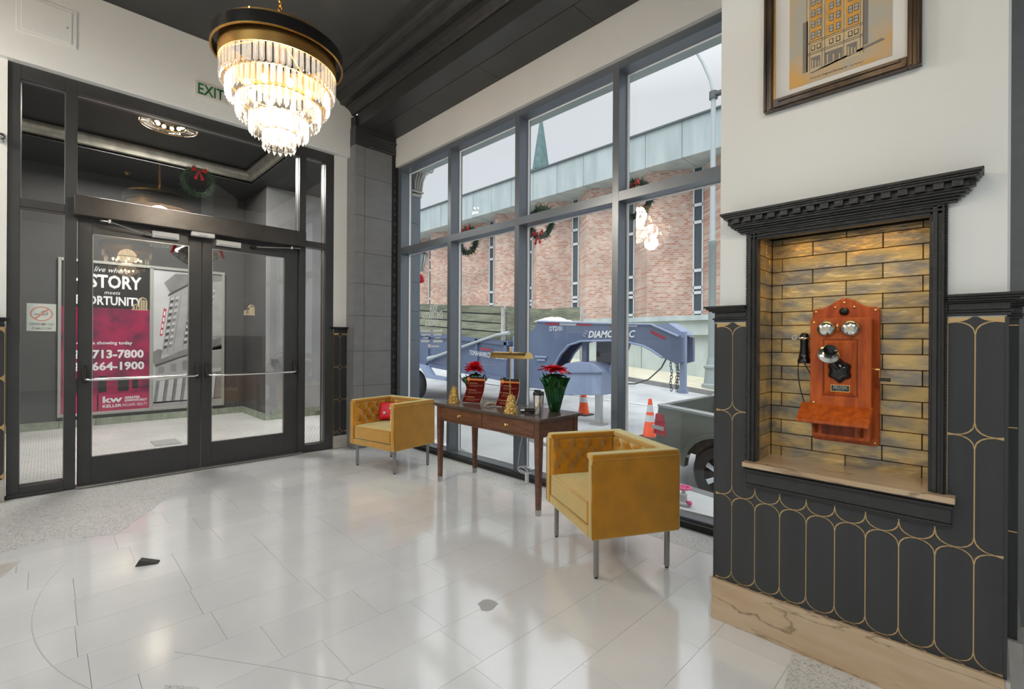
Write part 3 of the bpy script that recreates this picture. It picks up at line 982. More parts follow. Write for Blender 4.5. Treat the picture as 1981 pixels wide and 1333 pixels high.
# glazed metallic tiles in the niche
ph, tlen = 0.0655, 0.26
nb = 0
course = 0
z = NZ0
joints = {0: [0.712, 0.452, 0.190], 1: [0.582, 0.321]}
while z < NZ1:
    z2 = min(z + ph, NZ1)
    js = [NY1] + joints[course % 2] + [NY0]
    for i in range(len(js) - 1):
        ya, yb = js[i + 1], js[i]
        if yb - ya < 0.01: continue
        d = rnd.uniform(0, 0.0015)
        B('tile', 'niche_tile', wr_, XB - 0.009 - d, XB, ya + 0.0013, yb - 0.0013, z + 0.0013, z2 - 0.0013, bev=0.0018, seg=1)
        nb += 1
    # side returns
    off = 0.0 if course % 2 else 0.105
    xs = [XP + 0.03, XP + 0.03 + 0.09 + off * 0.4, XB - 0.010]
    for i in range(2):
        if xs[i + 1] - xs[i] < 0.02: continue
        B('tile', 'niche_tile', wr_, xs[i] + 0.001, xs[i + 1] - 0.001, NY1, NY1 + 0.010, z + 0.0013, z2 - 0.0013, bev=0.0015, seg=1)
        B('tile', 'niche_tile', wr_, xs[i] + 0.001, xs[i + 1] - 0.001, NY0 - 0.010, NY0, z + 0.0013, z2 - 0.0013)
        nb += 2
    z = z2; course += 1
# wainscot tiles
YS = [0.033 + 0.1045 * k for k in range(9)]        # the gilt vertical lines
centres = [YS[0] - 0.052] + [(YS[i] + YS[i + 1]) / 2 for i in range(8)] + [YS[8] + 0.052]
cells_low = [(c, 0.195, NZ0 - 0.03 if 0.07 < c < 0.83 else 1.455, -0.040, 0.945) for c in centres]
cl = []
for c in centres:
    if c > 0.83: cl.append((c, 0.195, 1.452, -0.040, 0.945))
    elif c < 0.0: cl.append((c, 0.195, 1.452, -0.040, 0.945))
    else: cl.append((c, 0.195, 0.72, -0.040, 0.945))
wainscot_panels(wr_, '-X', XP, cl, 0.195, 1.455)
# narrow upper tiles beside the niche frame
wainscot_panels(wr_, '-X', XP, [((YS[7] + YS[8]) / 2, 0.72, 1.452, 0.80, 0.945)], 0.72, 1.455)
wainscot_panels(wr_, '-X', XP, [((YS[0] + YS[1]) / 2, 0.72, 1.452, -0.040, 0.104)], 0.72, 1.455)
rail(wr_, '-X', 0.80, 0.945, XP, ends=(0, 1))
rail(wr_, '-X', -0.045, 0.105, XP, ends=(1, 0))
# set-back end of the pilaster
B('wall_core', 'wainscot', wr_, 2.72, 3.33, -0.085, -0.046, 0.18, 1.455)
for z_ in (0.615, 1.025, 1.43):
    B('gilt_line', 'gold_inlay', wr_, 2.716, 2.72, -0.083, -0.050, z_ - 0.002, z_ + 0.002)
rail(wr_, '-X', -0.085, -0.048, 2.72, ends=(1, 0))
B('wall_board', 'white_wall', wr_, 2.38, 3.33, -0.052, -0.045, 1.53, CEIL)
br_ = struct('baseboard_right')
B('marble_plinth', 'marble_base', br_, 2.340, 2.40, -0.045, 0.955, 0, 0.197, bev=0.002, seg=1)
B('marble_plinth', 'marble_pale', br_, 2.342, 3.33, 0.9555, 0.968, 0, 0.197)
B('marble_plinth', 'marble_pale', br_, 2.342, 2.70, -0.058, -0.0455, 0, 0.197)
B('marble_plinth', 'marble_pale', br_, 2.70, 3.33, -0.10, -0.059, 0, 0.190)

# niche surround
sur = struct('trim_4')
def casing(y0, y1, z0, z1, vertical):
    m = M()
    if vertical:
        m.box(XP - 0.022, XP, y0, y1, z0, z1)
    else:
        m.box(XP - 0.022, XP, y0, y1, z0, z1)
    return m
for (ya, yb, inner) in ((NY1 - 0.002, 0.804, NY1), (0.106, NY0 + 0.002, NY0)):
    m = M().box(XP - 0.014, XP + 0.03, ya, yb, 0.80, 1.885)
    wv = yb - ya
    m.box(XP - 0.026, XP - 0.014, ya + wv * .15, ya + wv * .32, 0.80, 1.87)
    m.box(XP - 0.022, XP - 0.014, ya + wv * .50, ya + wv * .85, 0.80, 1.87)
    m.build('casing', 'trim_black', sur, bev=0.003, seg=1)
    # beaded edge
    m = M()
    out = yb - 0.004 if ya > 0.5 else ya + 0.004
    for k in range(95):
        m.sphere((XP - 0.017, out, 0.81 + k * 0.0112), 0.0048, 6, 4)
    m.build('bead_row', 'trim_black', sur, smooth=True, kind='stuff')
m = M().box(XP - 0.014, XP + 0.03, 0.106, 0.804, 1.835, 1.885)
m.box(XP - 0.024, XP - 0.014, 0.112, 0.798, 1.845, 1.853)
m.box(XP - 0.022, XP - 0.014, 0.112, 0.798, 1.860, 1.868)
m.build('casing', 'trim_black', sur, bev=0.002, seg=1)
m = M()
for a, b, p in ((1.868, 1.876, .026), (1.876, 1.886, .034), (1.886, 1.894, .046), (1.894, 1.903, .056), (1.903, 1.911, .062), (1.911, 1.934, .058), (1.934, 1.944, .082), (1.944, 1.951, .088), (1.951, 1.962, .094)):
    m.box(XP - p, XP, 0.106 - p, 0.804 + p, a, b)
m.build('cornice', 'trim_black', sur, bev=0.002, seg=1)
nd = 16
for k in range(nd):
    yc = 0.106 - 0.052 + (0.804 - 0.106 + 0.104) * (k + 0.5) / nd
    B('dentil', 'trim_black', sur, XP - 0.076, XP - 0.058, yc - 0.0145, yc + 0.0145, 1.912, 1.934)
for yy, sg in ((0.804 + 0.058, 1), (0.106 - 0.058, -1)):
    B('dentil', 'trim_black', sur, XP - 0.045, XP - 0.015, yy, yy + sg * 0.016, 1.912, 1.934)
B('window_stool', 'marble_base', sur, XP - 0.052, XB, 0.081, 0.803, NZ0 - 0.004, NZ0 + 0.020, bev=0.002, seg=1) if False else None
m = M().box(XP - 0.060, XP, 0.081, 0.803, 0.781, 0.803).box(XP, XB - 0.001, NY0 - 0.009, NY1 + 0.009, 0.781, 0.803)
m.build('sill_slab', 'marble_base', sur, bev=0.002, seg=1)
m = M()
for a, b, p in ((0.770, 0.780, .040), (0.762, 0.770, .050), (0.752, 0.762, .036), (0.700, 0.752, .026), (0.690, 0.700, .032), (0.680, 0.690, .024)):
    m.box(XP - p, XP - 0.0, 0.10 - p * .3, 0.787 + p * .3, a, b)
m.build('apron', 'trim_black', sur, bev=0.002, seg=1)

# =================================================================== ENTRANCE DOORS
YD = 5.82
FX0, FX1, FZ = -0.23, 2.585, 3.705
df = struct('door_3')      # the frame around the pair of leaves and the sidelights
D0, D1 = YD, YD + 0.14
def fr(x0, x1, z0, z1, nm='frame_post', y0=D0, y1=D1, mt='door_metal'):
    return B(nm, mt, df, x0, x1, y0, y1, z0, z1, bev=0.002, seg=1)
fr(FX0, -0.155, 0, FZ); fr(0.122, 0.200, 0, FZ); fr(2.165, 2.240, 0, FZ); fr(2.480, FX1, 0, FZ)
fr(-0.155, 0.122, 3.585, FZ, 'frame_head'); fr(0.200, 2.165, 3.585, FZ, 'frame_head'); fr(2.24, 2.48, 3.585, FZ, 'frame_head')
fr(-0.155, 0.122, 2.490, 2.560, 'frame_bar'); fr(2.24, 2.48, 2.500, 2.570, 'frame_bar')
fr(0.200, 2.165, 2.450, 2.660, 'frame_bar', D0 + 0.01)
fr(-0.155, 0.122, 0, 0.085, 'frame_sill'); fr(2.24, 2.48, 0, 0.085, 'frame_sill')
fr(-0.235, 0.125, 0, 0.03, 'frame_foot', YD - 0.012, YD)
for (x0, x1, z0, z1) in ((-0.155, 0.122, 0.085, 2.49), (-0.155, 0.122, 2.56, 3.585), (0.2, 2.165, 2.66, 3.585), (2.24, 2.48, 0.085, 2.50), (2.24, 2.48, 2.57, 3.585)):
    p = B('pane', 'door_glass', df, x0 + 0.002, x1 - 0.002, YD + 0.07, YD + 0.078, z0 + 0.002, z1 - 0.002)
    m = M()
    m.box(x0, x0 + 0.004, YD + 0.05, YD + 0.07, z0, z1).box(x1 - 0.004, x1, YD + 0.05, YD + 0.07, z0, z1).box(x0, x1, YD + 0.05, YD + 0.07, z1 - 0.004, z1)
    m.build('glazing_bead', 'steel', p)
    if (x0, z0) == (-0.155, 0.085): sidep = p
# no smoking sticker (faces the porch, so it reads backwards from inside)
stk = flat('sticker', 'sticker_white', df, rect(-0.115, 0.070, 1.425, 1.668), '-Y', YD + 0.066, 0.0015)
text('NO SMOKING', 'sticker_grey', stk, (-0.0225, YD + 0.0625, 1.475), '+Y', w=0.150, h=0.024, align='CENTER', weight=0.01, thick=0.0)
text('NO FUMAR', 'sticker_grey', stk, (-0.0225, YD + 0.0625, 1.438), '+Y', w=0.125, h=0.022, align='CENTER', weight=0.01, thick=0.0)
m = M()
m.torus((0, 0, 0), 0.060, 0.0035, 'y', 28, 4)
m.v = [(-0.0225 + v[0] * 1.12, YD + 0.0625 + v[1] * 0.2, 1.578 + v[2]) for v in m.v]
m.prism([(-0.07, 1.535), (-0.06, 1.530), (0.028, 1.620), (0.018, 1.626)], 'y', YD + 0.0625, YD + 0.062)
m.build('red_ring', 'sticker_red', stk)
m = M().prism(rect(-0.068, 0.005, 1.568, 1.578), 'y', YD + 0.063, YD + 0.0625)
m.prism(rect(0.009, 0.016, 1.568, 1.592), 'y', YD + 0.063, YD + 0.0625).prism([(-0.02, 1.585), (0.0, 1.600), (0.006, 1.612), (-0.012, 1.606), (-0.03, 1.592)], 'y', YD + 0.063, YD + 0.0625)
m.build('cigarette', 'sticker_grey', stk)
# header with the door operator
hd = tag(B('door_operator', 'header_metal', None, 0.178, 2.20, 5.70, YD + 0.008, 2.466, 2.645, bev=0.006), 'long bronze-grey door operator box above the pair of entrance doors', 'door operator')
for (xa, xb, za, zb, lb) in ((0.745, 0.965, 2.372, 2.432, 'white sensor on top of the entrance door beside the poster'), (1.295, 1.53, 2.372, 2.428, 'white sensor on top of the entrance door nearest the mustard chair')):
    s_ = thing('motion_sensor', ((xa + xb) / 2, YD, za), lb, 'sensor', 'white sensors over the doors')
    B('sensor_body', 'white_plastic', s_, xa, xb, 5.79, YD + 0.02, za, zb, bev=0.004)
    B('sensor_lens', 'grey_plastic', s_, xa + 0.02, xb - 0.02, 5.787, 5.79, za + 0.006, za + 0.014)
s_ = thing('motion_sensor', (1.155, 5.72, 2.425), 'rounded white sensor hanging under the middle of the door operator', 'sensor')
B('sensor_body', 'white_plastic', s_, 1.055, 1.262, 5.70, 5.76, 2.422, 2.466, bev=0.010, seg=3)
B('sensor_lens', 'grey_plastic', s_, 1.12, 1.19, 5.698, 5.70, 2.428, 2.436)

def logo(parent, x, z, s, y):
    """gilt emblem: three towers with slanting tops"""
    m = M()
    def pr(p): m.prism([(x + a * s, z + b * s) for a, b in p], 'y', y, y - 0.0015)
    pr([(0, 0), (1, 0), (1, .045), (0, .045)])
    pr([(.08, .045), (.17, .045), (.17, .34), (.34, .40), (.34, .49), (.08, .39)])
    pr([(.17, .12), (.17, .045), (.20, .045), (.20, .3), (.17, .28)]); pr([(.27, .045), (.34, .045), (.34, .36), (.27, .33)])
    pr([(.42, .045), (.50, .045), (.50, .55), (.42, .50)])
    pr([(.36, .58), (.62, .82), (.62, .90), (.36, .68)]); pr([(.42, .86), (.66, 1.0), (.90, .88), (.90, .80), (.66, .92), (.42, .78)])
    pr([(.54, .045), (.66, .045), (.66, .80), (.54, .68)])
    pr([(.69, .045), (.80, .045), (.80, .75), (.69, .80)])
    pr([(.84, .045), (.95, .045), (.95, .75), (.84, .80)])
    return m.build('emblem', 'decal_cream', parent)

def leaf(n, x0, x1, gx0, gx1, lx, lz, ls):
    d = struct('door_%d' % n, ((x0 + x1) / 2, YD + 0.03, 0))
    ya, yb = YD + 0.03, YD + 0.075
    z0, z1, gz0, gz1 = 0.022, 2.445, 0.262, 2.335
    B('stile', 'door_metal', d, x0, gx0, ya, yb, z0, z1, bev=0.002, seg=1)
    B('stile', 'door_metal', d, gx1, x1, ya, yb, z0, z1, bev=0.002, seg=1)
    B('top_rail', 'door_metal', d, gx0, gx1, ya, yb, gz1, z1)
    B('bottom_rail', 'door_metal', d, gx0, gx1, ya, yb, z0, gz0)
    p = B('pane', 'door_glass', d, gx0, gx1, ya + 0.02, ya + 0.028, gz0, gz1)
    m = M().box(gx0, gx0 + 0.006, ya + 0.004, ya + 0.02, gz0, gz1).box(gx1 - 0.006, gx1, ya + 0.004, ya + 0.02, gz0, gz1)
    m.box(gx0, gx1, ya + 0.004, ya + 0.02, gz1 - 0.006, gz1).box(gx0, gx1, ya + 0.004, ya + 0.02, gz0, gz0 + 0.006)
    m.build('glazing_bead', 'steel', p)
    logo(p, lx, lz, ls, ya + 0.019)
    # push bar
    zb = 0.985
    yb_ = ya - 0.085
    xa, xb = x0 + 0.045, x1 - 0.035
    bar = M().tube([(xa, ya - 0.03, zb + 0.02), (xa + 0.012, yb_ + 0.01, zb + 0.004), (xa + 0.04, yb_, zb), (xb - 0.04, yb_, zb), (xb - 0.012, yb_ + 0.01, zb + 0.004), (xb, ya - 0.03, zb + 0.02)], 0.011, 10).build('push_bar', 'chrome', d, smooth=True)
    for xx in (xa, xb):
        M().prism([(ya, 1.11), (ya - 0.022, 1.11), (ya - 0.030, 1.09), (ya - 0.052, zb + 0.02), (ya - 0.046, zb - 0.02), (ya, zb - 0.03)], 'x', xx - 0.016, xx + 0.016).build('bar_bracket', 'black_metal', d, bev=0.005)
    return d
d1 = leaf(1, 0.212, 1.172, 0.310, 1.062, 0.596, 1.645, 0.130)
d2 = leaf(2, 1.178, 2.158, 1.270, 2.006, 1.575, 1.640, 0.122)
# closer arms
for pts, lb in (([(0.36, 5.74, 2.446), (0.42, 5.70, 2.440), (0.72, 5.79, 2.385)], 'thin black closer arm over the entrance door beside the poster'),
                ([(2.14, 5.72, 2.446), (2.05, 5.74, 2.440), (1.66, 5.80, 2.405)], 'thin closer arm over the entrance door nearest the mustard chair')):
    a_ = thing('closer_arm', pts[0], lb, 'door closer', 'closer arms')
    M().tube(pts, 0.007, 8).build('rod', 'steel', a_, smooth=True)
    M().cyl((pts[1][0], pts[1][1], pts[1][2] - 0.015), (pts[1][0], pts[1][1], pts[1][2] + 0.016), 0.014).build('pivot', 'steel', a_, smooth=True)
    M().box(pts[2][0] - 0.03, pts[2][0] + 0.03, 5.79, 5.85, pts[2][2] - 0.01, pts[2][2] + 0.012).build('shoe', 'black_metal', a_)

# exit sign, access panel, sprinkler
ex = thing('exit_sign', (1.215, 5.74, 3.86), 'flat white exit sign with green letters above the glass doors', 'exit sign')
B('sign_face', 'sign_white', ex, 1.070, 1.365, 5.715, 5.74, 3.862, 4.022, bev=0.014, seg=3)
text('EXIT', 'sign_green', ex, (1.222, 5.7135, 3.888), '-Y', w=0.235, h=0.112, align='CENTER', weight=0.015)
ap = thing('access_panel', (0, 5.74, 3.955), 'square white access panel set in the white wall above the sidelight', 'access panel')
B('panel_frame', 'white_wall', ap, -0.185, 0.192, 5.730, 5.74, 3.94, 4.275, bev=0.006)
B('panel_door', 'white_wall', ap, -0.155, 0.158, 5.724, 5.73, 3.965, 4.245, bev=0.003)
M().cyl((0.130, 5.722, 4.10), (0.130, 5.726, 4.10), 0.008).build('latch', 'grey_plastic', ap)
sp = thing('sprinkler_head', (-0.285, 5.80, 3.0), 'small chrome dome fitting on the white wall left of the door frame', 'fitting')
M().sphere((-0.285, 5.76, 3.03), 0.045, 16, 10, (1, .9, .8)).build('dome', 'chrome', sp, smooth=True)
B('back_plate', 'chrome', sp, -0.32, -0.25, 5.785, 5.80, 2.99, 3.07, bev=0.004)

# =================================================================== PORCH
po = struct('floor_porch')
B('porch_slab', 'porch_mosaic', po, -1.2, 3.75, 5.96, 9.95, -0.10, -0.001)
mt_ = tag(M().box(1.0, 1.28, 7.45, 7.85, 0.0, 0.006).build('floor_drain', 'grey_plastic', None), 'grey rectangular plate lying on the mosaic porch floor', 'plate')
wp = struct('wall_porch')
B('wall_board', 'porch_wall', wp, -1.3, 2.68, 9.92, 10.1, 0, 4.0)
B('wall_board', 'porch_wall', wp, -1.3, -1.1, 5.96, 9.95, 0, 4.0)
B('wall_board', 'porch_wall', wp, 2.665, 2.69, 8.66, 9.95, 0, 4.0)
B('wall_board', 'porch_daylit_face', wp, 2.67, 3.75, 8.64, 8.80, 0, 4.0)  # street face of the pillar, daylight put into its lighter colour
B('wall_board', 'facade_pale', wp, 3.75, 3.95, 8.64, 9.4, -0.2, 7)
for i in range(9):
    B('stone_block', 'green_marble', wp, -1.1 + i * 0.42, -1.1 + i * 0.42 + 0.415, 9.895, 9.92, 0, 0.115)
for i in range(3):
    for j in range(2):
        B('stone_block', 'green_marble', wp, 2.66 + i * 0.36 + j * 0.1, 2.66 + i * 0.36 + 0.355 + j * 0.0 + (0.1 if i < 2 else 0) * j, 8.62, 8.64, j * 0.08, j * 0.08 + 0.078)
for i in range(3):
    B('stone_block', 'green_marble', wp, 2.645, 2.665, 8.64 + i * 0.42, 8.64 + i * 0.42 + 0.415, 0, 0.115)
cp = struct('ceiling_porch')
B('porch_ceiling', 'porch_ceiling', cp, -1.3, 3.75, 5.96, 10.1, 4.18, 4.3)
B('porch_soffit', 'porch_ceiling', cp, -1.3, 3.75, 8.72, 9.95, 3.98, 4.18)
B('porch_soffit', 'porch_ceiling', cp, 2.46, 3.75, 5.96, 8.72, 3.98, 4.18)
B('porch_soffit', 'porch_ceiling', cp, -1.3, -0.36, 5.96, 8.72, 3.98, 4.18)
prof = [(0, 0), (0.0, 0.03), (0.03, 0.04), (0.05, 0.09), (0.09, 0.12), (0.12, 0.13), (0.12, 0.16), (-0.01, 0.16)]
M().prism([(8.72 - a, 4.0 + b - 0.01) for a, b in prof], 'x', -0.36, 2.46).build('silver_cornice', 'silver_cornice', cp)
M().prism([(2.46 - a, 4.0 + b - 0.01) for a, b in prof], 'y', 5.97, 8.72).build('silver_cornice', 'silver_cornice', cp)
M().prism([(-0.36 + a, 4.0 + b - 0.01) for a, b in prof], 'y', 5.97, 8.72).build('silver_cornice', 'silver_cornice', cp)
B('keypad', 'steel', wp, 2.755, 2.86, 8.60, 8.64, 0.94, 1.05, bev=0.006)
# flush crystal light in the porch
pl_ = thing('ceiling_light', (1.08, 7.1, 4.18), 'round flush ceiling light with radiating crystal rods in the dark porch ceiling', 'ceiling light')
m = M().torus((1.08, 7.1, 3.99), 0.29, 0.010, 'z', 36, 8).torus((1.08, 7.1, 3.99), 0.17, 0.008, 'z', 30, 8)
m.build('brass_ring', 'brass', pl_, smooth=True)
for k in range(48):
    a = 2 * PI * k / 48
    q0 = Vector((1.08 + 0.18 * math.cos(a), 7.1 + 0.18 * math.sin(a), 3.988)); q1 = Vector((1.08 + 0.28 * math.cos(a + .18), 7.1 + 0.28 * math.sin(a + .18), 3.992))
    M().cyl(q0, q1, 0.008, 0.011, n=5).build('crystal_rod', 'crystal', pl_)
for k in range(10):
    a = 2 * PI * k / 10
    M().sphere((1.08 + 0.13 * math.cos(a), 7.1 + 0.13 * math.sin(a), 4.01), 0.022, 8, 6).build('bulb', 'bulb', pl_)
B('canopy', 'brass', pl_, 0.98, 1.18, 7.0, 7.2, 4.14, 4.18)
M().cyl((1.08, 7.1, 4.0), (1.08, 7.1, 4.15), 0.05, n=14).build('stem', 'brass', pl_, smooth=True)

# poster case
pc = thing('poster_case', (1.25, 9.92, 0.18), 'wide silver-framed display case with a magenta property poster on the dark porch wall', 'poster case')
YP = 9.90
for (x0, x1, z0, z1) in ((0.135, 0.172, 0.17, 2.60), (1.243, 1.292, 0.205, 2.57), (2.30, 2.345, 0.17, 2.60), (0.172, 2.30, 0.17, 0.215), (0.172, 2.30, 2.555, 2.60)):
    B('case_frame', 'case_silver', pc, x0, x1, YP - 0.03, YP + 0.02, z0, z1, bev=0.003, seg=1)
p1 = flat('poster', 'poster_magenta', pc, rect(0.172, 1.243, 0.215, 2.555), '-Y', YP, 0.002)
flat('poster_head', 'poster_black', p1, rect(0.172, 1.243, 1.86, 2.555), '-Y', YP - 0.002)
flat('poster_band', 'poster_foot', p1, rect(0.172, 1.243, 0.215, 0.48), '-Y', YP - 0.002)
for (a, b, c, d_) in ((0.60, 0.70, 0.52, 0.78), (0.84, 0.98, 0.52, 0.76), (1.02, 1.10, 0.56, 0.72), (0.30, 0.38, 0.55, 0.75)):
    flat('poster_shade', 'poster_black', p1, rect(a, b, c, d_), '-Y', YP - 0.002)
yt = YP - 0.0035
def T(b, x, z, w, h, al='LEFT', wt=0.02, sh=0.0, mt='decal_white'):
    text(b, mt, p1, (x, yt, z), '-Y', w=w, h=h, align=al, weight=wt, shear=sh)
T('live where', 0.545, 2.43, 0.42, 0.080, 'LEFT', 0.0, 0.35)
T('HISTORY', 1.137, 2.175, 0.84, 0.215, 'RIGHT', 0.03)
T('meets', 0.665, 2.08, 0.20, 0.048, 'LEFT', 0.0, 0.35)
T('OPPORTUNITY', 1.147, 1.905, 0.93, 0.145, 'RIGHT', 0.03)
T('Schedule a showing today', 1.02, 1.262, 0.78, 0.072, 'RIGHT', 0.02)
T('423-713-7800', 1.170, 1.055, 0.96, 0.140, 'RIGHT', 0.035)
T('423-664-1900', 1.178, 0.862, 0.97, 0.140, 'RIGHT', 0.035)
T('kw', 0.655, 0.345, 0.245, 0.105, 'LEFT', 0.03)
T('GREATER', 0.925, 0.392, 0.20, 0.040, 'LEFT', 0.035)
T('DOWNTOWN REALTY', 0.925, 0.345, 0.28 * 1.05, 0.040, 'LEFT', 0.035)
T('KELLER', 0.655, 0.270, 0.235, 0.048, 'LEFT', 0.03)
T('WILLIAMS. REALTY', 0.893, 0.270, 0.325, 0.048, 'LEFT', 0.0)
flat('white_bar', 'decal_white', p1, rect(0.588, 0.604, 0.235, 0.480), '-Y', YP - 0.002)
flat('small_print', 'decal_white', p1, rect(0.80, 1.16, 0.248, 0.252), '-Y', YP - 0.002)
T('TODAY', 0.20, 0.262, 0.05, 0.03, 'LEFT', 0.02)
p2 = flat('poster', 'poster_sky', pc, rect(1.292, 2.30, 0.215, 2.555), '-Y', YP, 0.002)
yq = YP - 0.002
def Q2(mt, pts, k=0):
    flat('photo_print', mt, p2, pts, '-Y', yq - 0.0006 * k)
Q2('poster_mid', [(1.527, 2.12), (1.80, 2.36), (2.30, 2.46), (2.30, 1.2), (1.66, 1.1), (1.417, 1.10)], 1)
Q2('poster_grey', [(1.437, 2.33), (1.60, 2.50), (2.30, 2.55), (2.30, 2.44), (1.80, 2.34), (1.545, 2.13)], 2)
Q2('poster_dark', [(1.497, 2.10), (1.80, 2.32), (1.80, 2.36), (1.50, 2.14)], 3)
for row in range(8):
    zz = 1.20 + row * 0.112
    for c_, off in enumerate((0.015, 0.085, 0.300, 0.370, 0.560, 0.630)):
        lx = 1.417 + (zz - 1.14) * 0.112 + off
        up = off * 0.30
        Q2('poster_dark' if (c_ + 0) % 2 == 0 else 'poster_grey', [(lx, zz + up), (lx + .045, zz + up + .014), (lx + .050, zz + up + .062), (lx + .005, zz + up + .048)], 3)
        Q2('poster_sky', [(lx + .005, zz + up + .052), (lx + .050, zz + up + .066), (lx + .054, zz + up + .105), (lx + .009, zz + up + .091)], 3)
for off in (0.0, 0.068, 0.15, 0.285, 0.43, 0.545):
    Q2('poster_grey', [(1.417 + off, 1.12 + off * .3), (1.425 + off, 1.12 + off * .3), (1.535 + off, 2.10 + off * .3), (1.527 + off, 2.10 + off * .3)], 4)
Q2('poster_grey', [(1.293, 1.15), (1.36, 1.20), (1.42, 1.19), (1.40, 0.98), (1.293, 0.96)], 1)
Q2('poster_grey', [(1.30, 0.98), (1.66, 1.16), (2.30, 1.42), (2.30, 1.30), (1.66, 1.08), (1.32, 0.93)], 5)
Q2('poster_dark', [(1.32, 0.925), (1.66, 1.07), (2.30, 1.29), (2.30, 1.26), (1.66, 1.04), (1.33, 0.90)], 5)
Q2('poster_mid', [(1.33, 0.90), (1.66, 1.04), (2.30, 1.26), (2.30, 0.80), (1.33, 0.66)], 1)
for k in range(5):
    Q2('poster_grey', rect(1.37 + k * .17, 1.45 + k * .17, 0.79 + k * .02, 0.90 + k * .05), 2)
Q2('poster_sky', [(1.33, 0.72), (2.30, 0.86), (2.30, 0.80), (1.34, 0.66)], 3)
Q2('poster_grey', [(1.34, 0.66), (2.30, 0.80), (2.30, 0.30), (1.30, 0.28)], 1)
for k in range(7):
    xx = 1.35 + k * 0.125
    Q2('poster_sky', [(xx, 0.31), (xx + 0.075, 0.31), (xx + 0.115, 0.67 + k * .015), (xx + 0.04, 0.66 + k * .015)], 2)
    Q2('poster_dark', [(xx + 0.075, 0.31), (xx + 0.085, 0.31), (xx + 0.125, 0.67 + k * .015), (xx + 0.115, 0.67 + k * .015)], 3)
Q2('poster_mid', rect(1.293, 2.29, 0.22, 0.31), 1)
Q2('poster_red', [(1.385, 1.43), (1.420, 1.43), (1.475, 1.88), (1.437, 1.90)], 5)
for k in range(4):
    Q2('decal_white', [(1.396 + k * 0.0125, 1.46 + k * 0.105), (1.416 + k * 0.0125, 1.46 + k * 0.105), (1.424 + k * 0.0125, 1.53 + k * 0.105), (1.404 + k * 0.0125, 1.53 + k * 0.105)], 6)

# =================================================================== FRAMED PICTURE
fp = thing('framed_picture', (XP - 0.02, 0.454, 2.40), 'dark bronze framed print of a tall ochre office building on the white wall', 'picture')
def frame_strip(parent, y0, y1, z0, z1):
    m = M().box(2.325, XP, y0, y1, z0, z1)
    if y1 - y0 < z1 - z0:
        o_, i_ = (y1, y0) if y0 > 0.45 else (y0, y1)
        s_ = -1 if o_ > i_ else 1
        a = o_ + s_ * 0.004; b = o_ + s_ * 0.014; c = i_ - s_ * 0.004; d_ = i_ - s_ * 0.016
        m.box(2.316, 2.325, min(a, b), max(a, b), z0 + .003, z1 - .003); m.box(2.319, 2.325, min(c, d_), max(c, d_), z0 + .003, z1 - .003)
    else:
        m.box(2.316, 2.325, y0 + .003, y1 - .003, z0 + .004, z0 + .014); m.box(2.319, 2.325, y0 + .02, y1 - .02, z1 - .016, z1 - .004)
    return m.build('frame_rail', 'frame_bronze', parent, bev=0.002, seg=1)
PZ0, PZ1 = 2.405, 3.22
frame_strip(fp, 0.688, 0.728, PZ0, PZ1); frame_strip(fp, 0.180, 0.222, PZ0, PZ1)
frame_strip(fp, 0.222, 0.688, PZ0, PZ0 + 0.044); frame_strip(fp, 0.222, 0.688, PZ1 - 0.044, PZ1)
B('mat_board', 'mat_board', fp, 2.346, XP, 0.20, 0.71, PZ0 + 0.02, PZ1 - 0.02)
m = M().box(2.336, 2.346, 0.683, 0.688, PZ0 + .044, PZ1 - .044)
m.build('gilt_lip', 'brass_satin', fp)
art = B('art_print', 'art_paper', fp, 2.3445, 2.346, 0.269, 0.627, 2.479, 3.10)
def AP(mt, y0, y1, z0, z1, k=0, nm='drawn_shape'):
    flat(nm, mt, art, rect(y0, y1, z0, z1), '-X', 2.3445 - 0.0006 * k, 0.0006)
AP('art_shade', 0.556, 0.575, 2.53, 2.75); AP('art_shade', 0.345, 0.362, 2.56, 3.0)
AP('art_stone', 0.361, 0.560, 2.525, 3.04)
for (ya, yb) in ((0.506, 0.545), (0.432, 0.490), (0.374, 0.420)):
    AP('art_orange', ya, yb, 2.655, 3.03, 1)
for zz in (2.652, 2.645, 2.605, 2.598, 2.650 + 0.39):
    AP('art_ink', 0.361, 0.560, zz, zz + 0.0016, 2)
for yy in (0.560, 0.361, 0.548, 0.503, 0.426, 0.370, 0.493):
    AP('art_ink', yy, yy + 0.0012, 2.53, 3.04, 2)
for r_ in range(8):
    z_ = 2.664 + r_ * 0.0475
    for yy in (0.536, 0.515, 0.470, 0.446, 0.404, 0.384):
        AP('art_ink', yy - 0.0075, yy + 0.0075, z_, z_ + 0.029, 2)
        AP('art_blue', yy - 0.0058, yy + 0.0058, z_ + 0.002, z_ + 0.013, 3, 'drawn_pane')
        AP('art_blue', yy - 0.0058, yy + 0.0058, z_ + 0.0155, z_ + 0.0265, 3, 'drawn_pane')
for yy in (0.536, 0.515, 0.470, 0.446, 0.404, 0.384):
    AP('art_ink', yy - 0.0075, yy + 0.0075, 2.614, 2.636, 2)
    AP('art_stone', yy - 0.005, yy + 0.005, 2.618, 2.633, 3, 'drawn_pane')
for (ya, yb) in ((0.510, 0.543), (0.430, 0.494), (0.382, 0.416)):
    AP('art_shade', ya, yb, 2.538, 2.585, 2)
    for k in range(3):
        yy = ya + (yb - ya) * (k + 0.5) / 3
        AP('art_stone', yy - 0.002, yy + 0.002, 2.538, 2.562 + 0.006 * k, 3)
flat('drawn_street', 'art_shade', art, [(0.29, 2.552), (0.54, 2.518), (0.55, 2.522), (0.30, 2.562)], '-X', 2.3445, 0.0006)
text('From an Original Painting by', 'art_ink', art, (2.3435, 0.548, 2.490), '-X', w=0.135, h=0.011, shear=0.4, thick=0)
